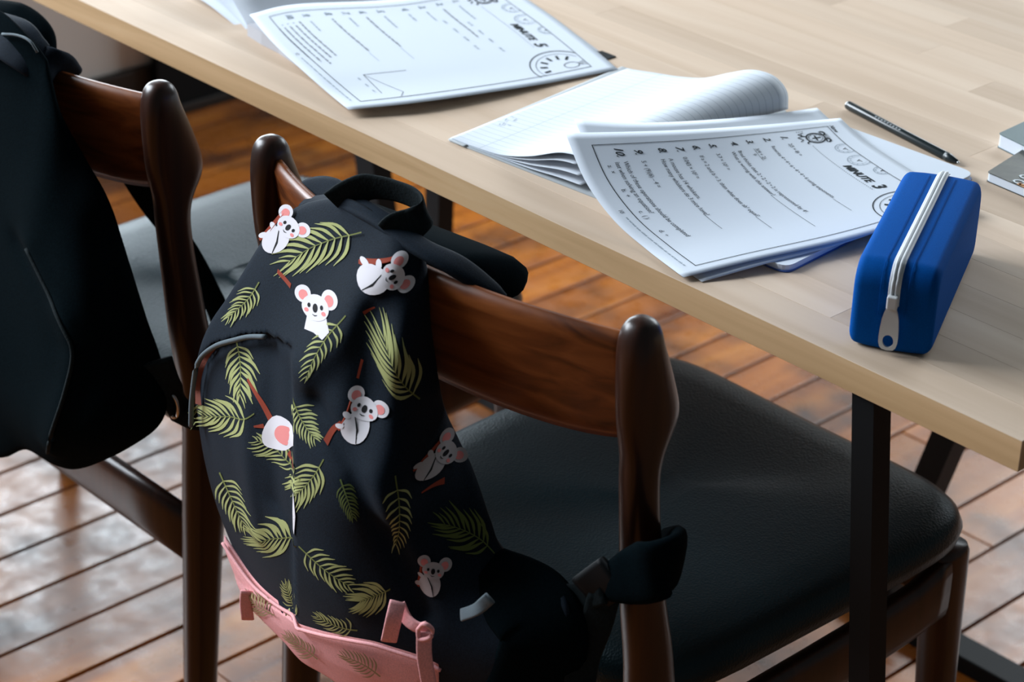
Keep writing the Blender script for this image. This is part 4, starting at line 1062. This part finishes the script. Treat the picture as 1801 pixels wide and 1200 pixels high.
def pen_marks():
    vs, fs = [], []; rr = random.Random(4)
    for k in range(9):
        z0 = .042+.0042*k; a0 = 2.1+rr.uniform(-.08, .08)
        for (da, dz0, dz1) in ((-.12, 0, .0026), (.10, .0004, .0022)):
            b = len(vs)
            for a, z in ((a0+da-.05, z0+dz0), (a0+da+.05, z0+dz0), (a0+da+.05, z0+dz1), (a0+da-.05, z0+dz1)): vs.append((.00445*math.cos(a), .00445*math.sin(a), z))
            fs.append((b, b+1, b+2, b+3))
    mesh_obj('maker_marks', vs, fs, 'cover_white', pen, False)
pen_marks()

# two small books at the right-hand edge
def book(name, label, quad, th, cover, r=.003):
    o = empty(name, (quad[0][0], quad[0][1], .75)); tag(o, label, 'book')
    inv = Matrix.Translation((-quad[0][0], -quad[0][1], -.75))
    c = np.mean(np.array(quad), 0); inn = [tuple(c+(np.array(q)-c)*.985) for q in quad]
    for nm, q, z0, z1, mt in (('back_cover', quad, .7502, .7508, cover), ('page_block', inn, .7508, .7502+th-.0006, 'paper'), ('front_cover', quad, .7502+th-.0006, .7502+th, cover)):
        b = slab(nm, q, z0, z1, r, mt, o); b.matrix_parent_inverse = inv
    return o, inv
bk2, inv2 = book('pocket_book', 'small dark-covered book with white lettering at the right edge', [(-0.2966,0.3549,0.7505), (-0.2165,0.3493,0.7505), (-0.2475,0.4499,0.7505), (-0.3087,0.4326,0.7505)], .0088, 'photo_cover')
class Flat:
    def __init__(s, o, ex, ey, z): s.o, s.ex, s.ey, s.z = np.array(o), np.array(ex), np.array(ey), z
    def at(s, u, v): q = s.o+s.ex*u*PGW*.01+s.ey*v*PGH*.01; return np.array((q[0], q[1], s.z))
    def normal(s, u, v): return np.array((0, 0, 1.))
e1 = np.array((-0.2433,0.3360,0.7595))-np.array((-0.2901,0.3444,0.7595)); e1 = (e1/np.linalg.norm(e1))[:2]
T = Print(Flat(np.array((-0.2749,0.3686,0.7595))[:2], e1, (-e1[1], e1[0]), .7592), .0002)
T.text('Cor', 0, .0, 1.25, .2, .03); T.text('Co', .5, -1.25, 1.25, .2, .03)
o = T.build('cover_lettering', 'cover_white', None); o.parent = bk2; o.matrix_parent_inverse = inv2
T = Print(Flat(np.array((-0.2612,0.3581,0.7595))[:2], e1, (-e1[1], e1[0]), .7592), .0002)
T.line([(0, -.3), (1.4, -.3)], .5); o = T.build('cover_stripe', 'orange', None); o.parent = bk2; o.matrix_parent_inverse = inv2
bk1, inv1 = book('pocket_book', 'small green-covered book with thick white pages, behind the dark-covered book', [(-0.3377,0.4263,0.7505), (-0.2537,0.4108,0.7505), (-0.2741,0.5206,0.7505), (-0.3412,0.4991,0.7505)], .0135, 'green_cover')

# dark board against the far wall
brd = empty('board', (-2.40, 1.3, 0)); tag(brd, 'black board leaning against the grey wall beyond the table', 'board')
for nm, lo, hi, mt in (('panel', (-2.408, .90, .012), (-2.392, 1.95, .66), 'steel_black'), ('frame_rail', (-2.412, .885, .0), (-2.386, 1.965, .018), 'skirt'), ('frame_rail', (-2.412, .885, .655), (-2.386, 1.965, .675), 'skirt')):
    b = box(nm, lo, hi, mt, brd, .002); b.matrix_parent_inverse = Matrix.Translation((2.40, -1.3, 0))
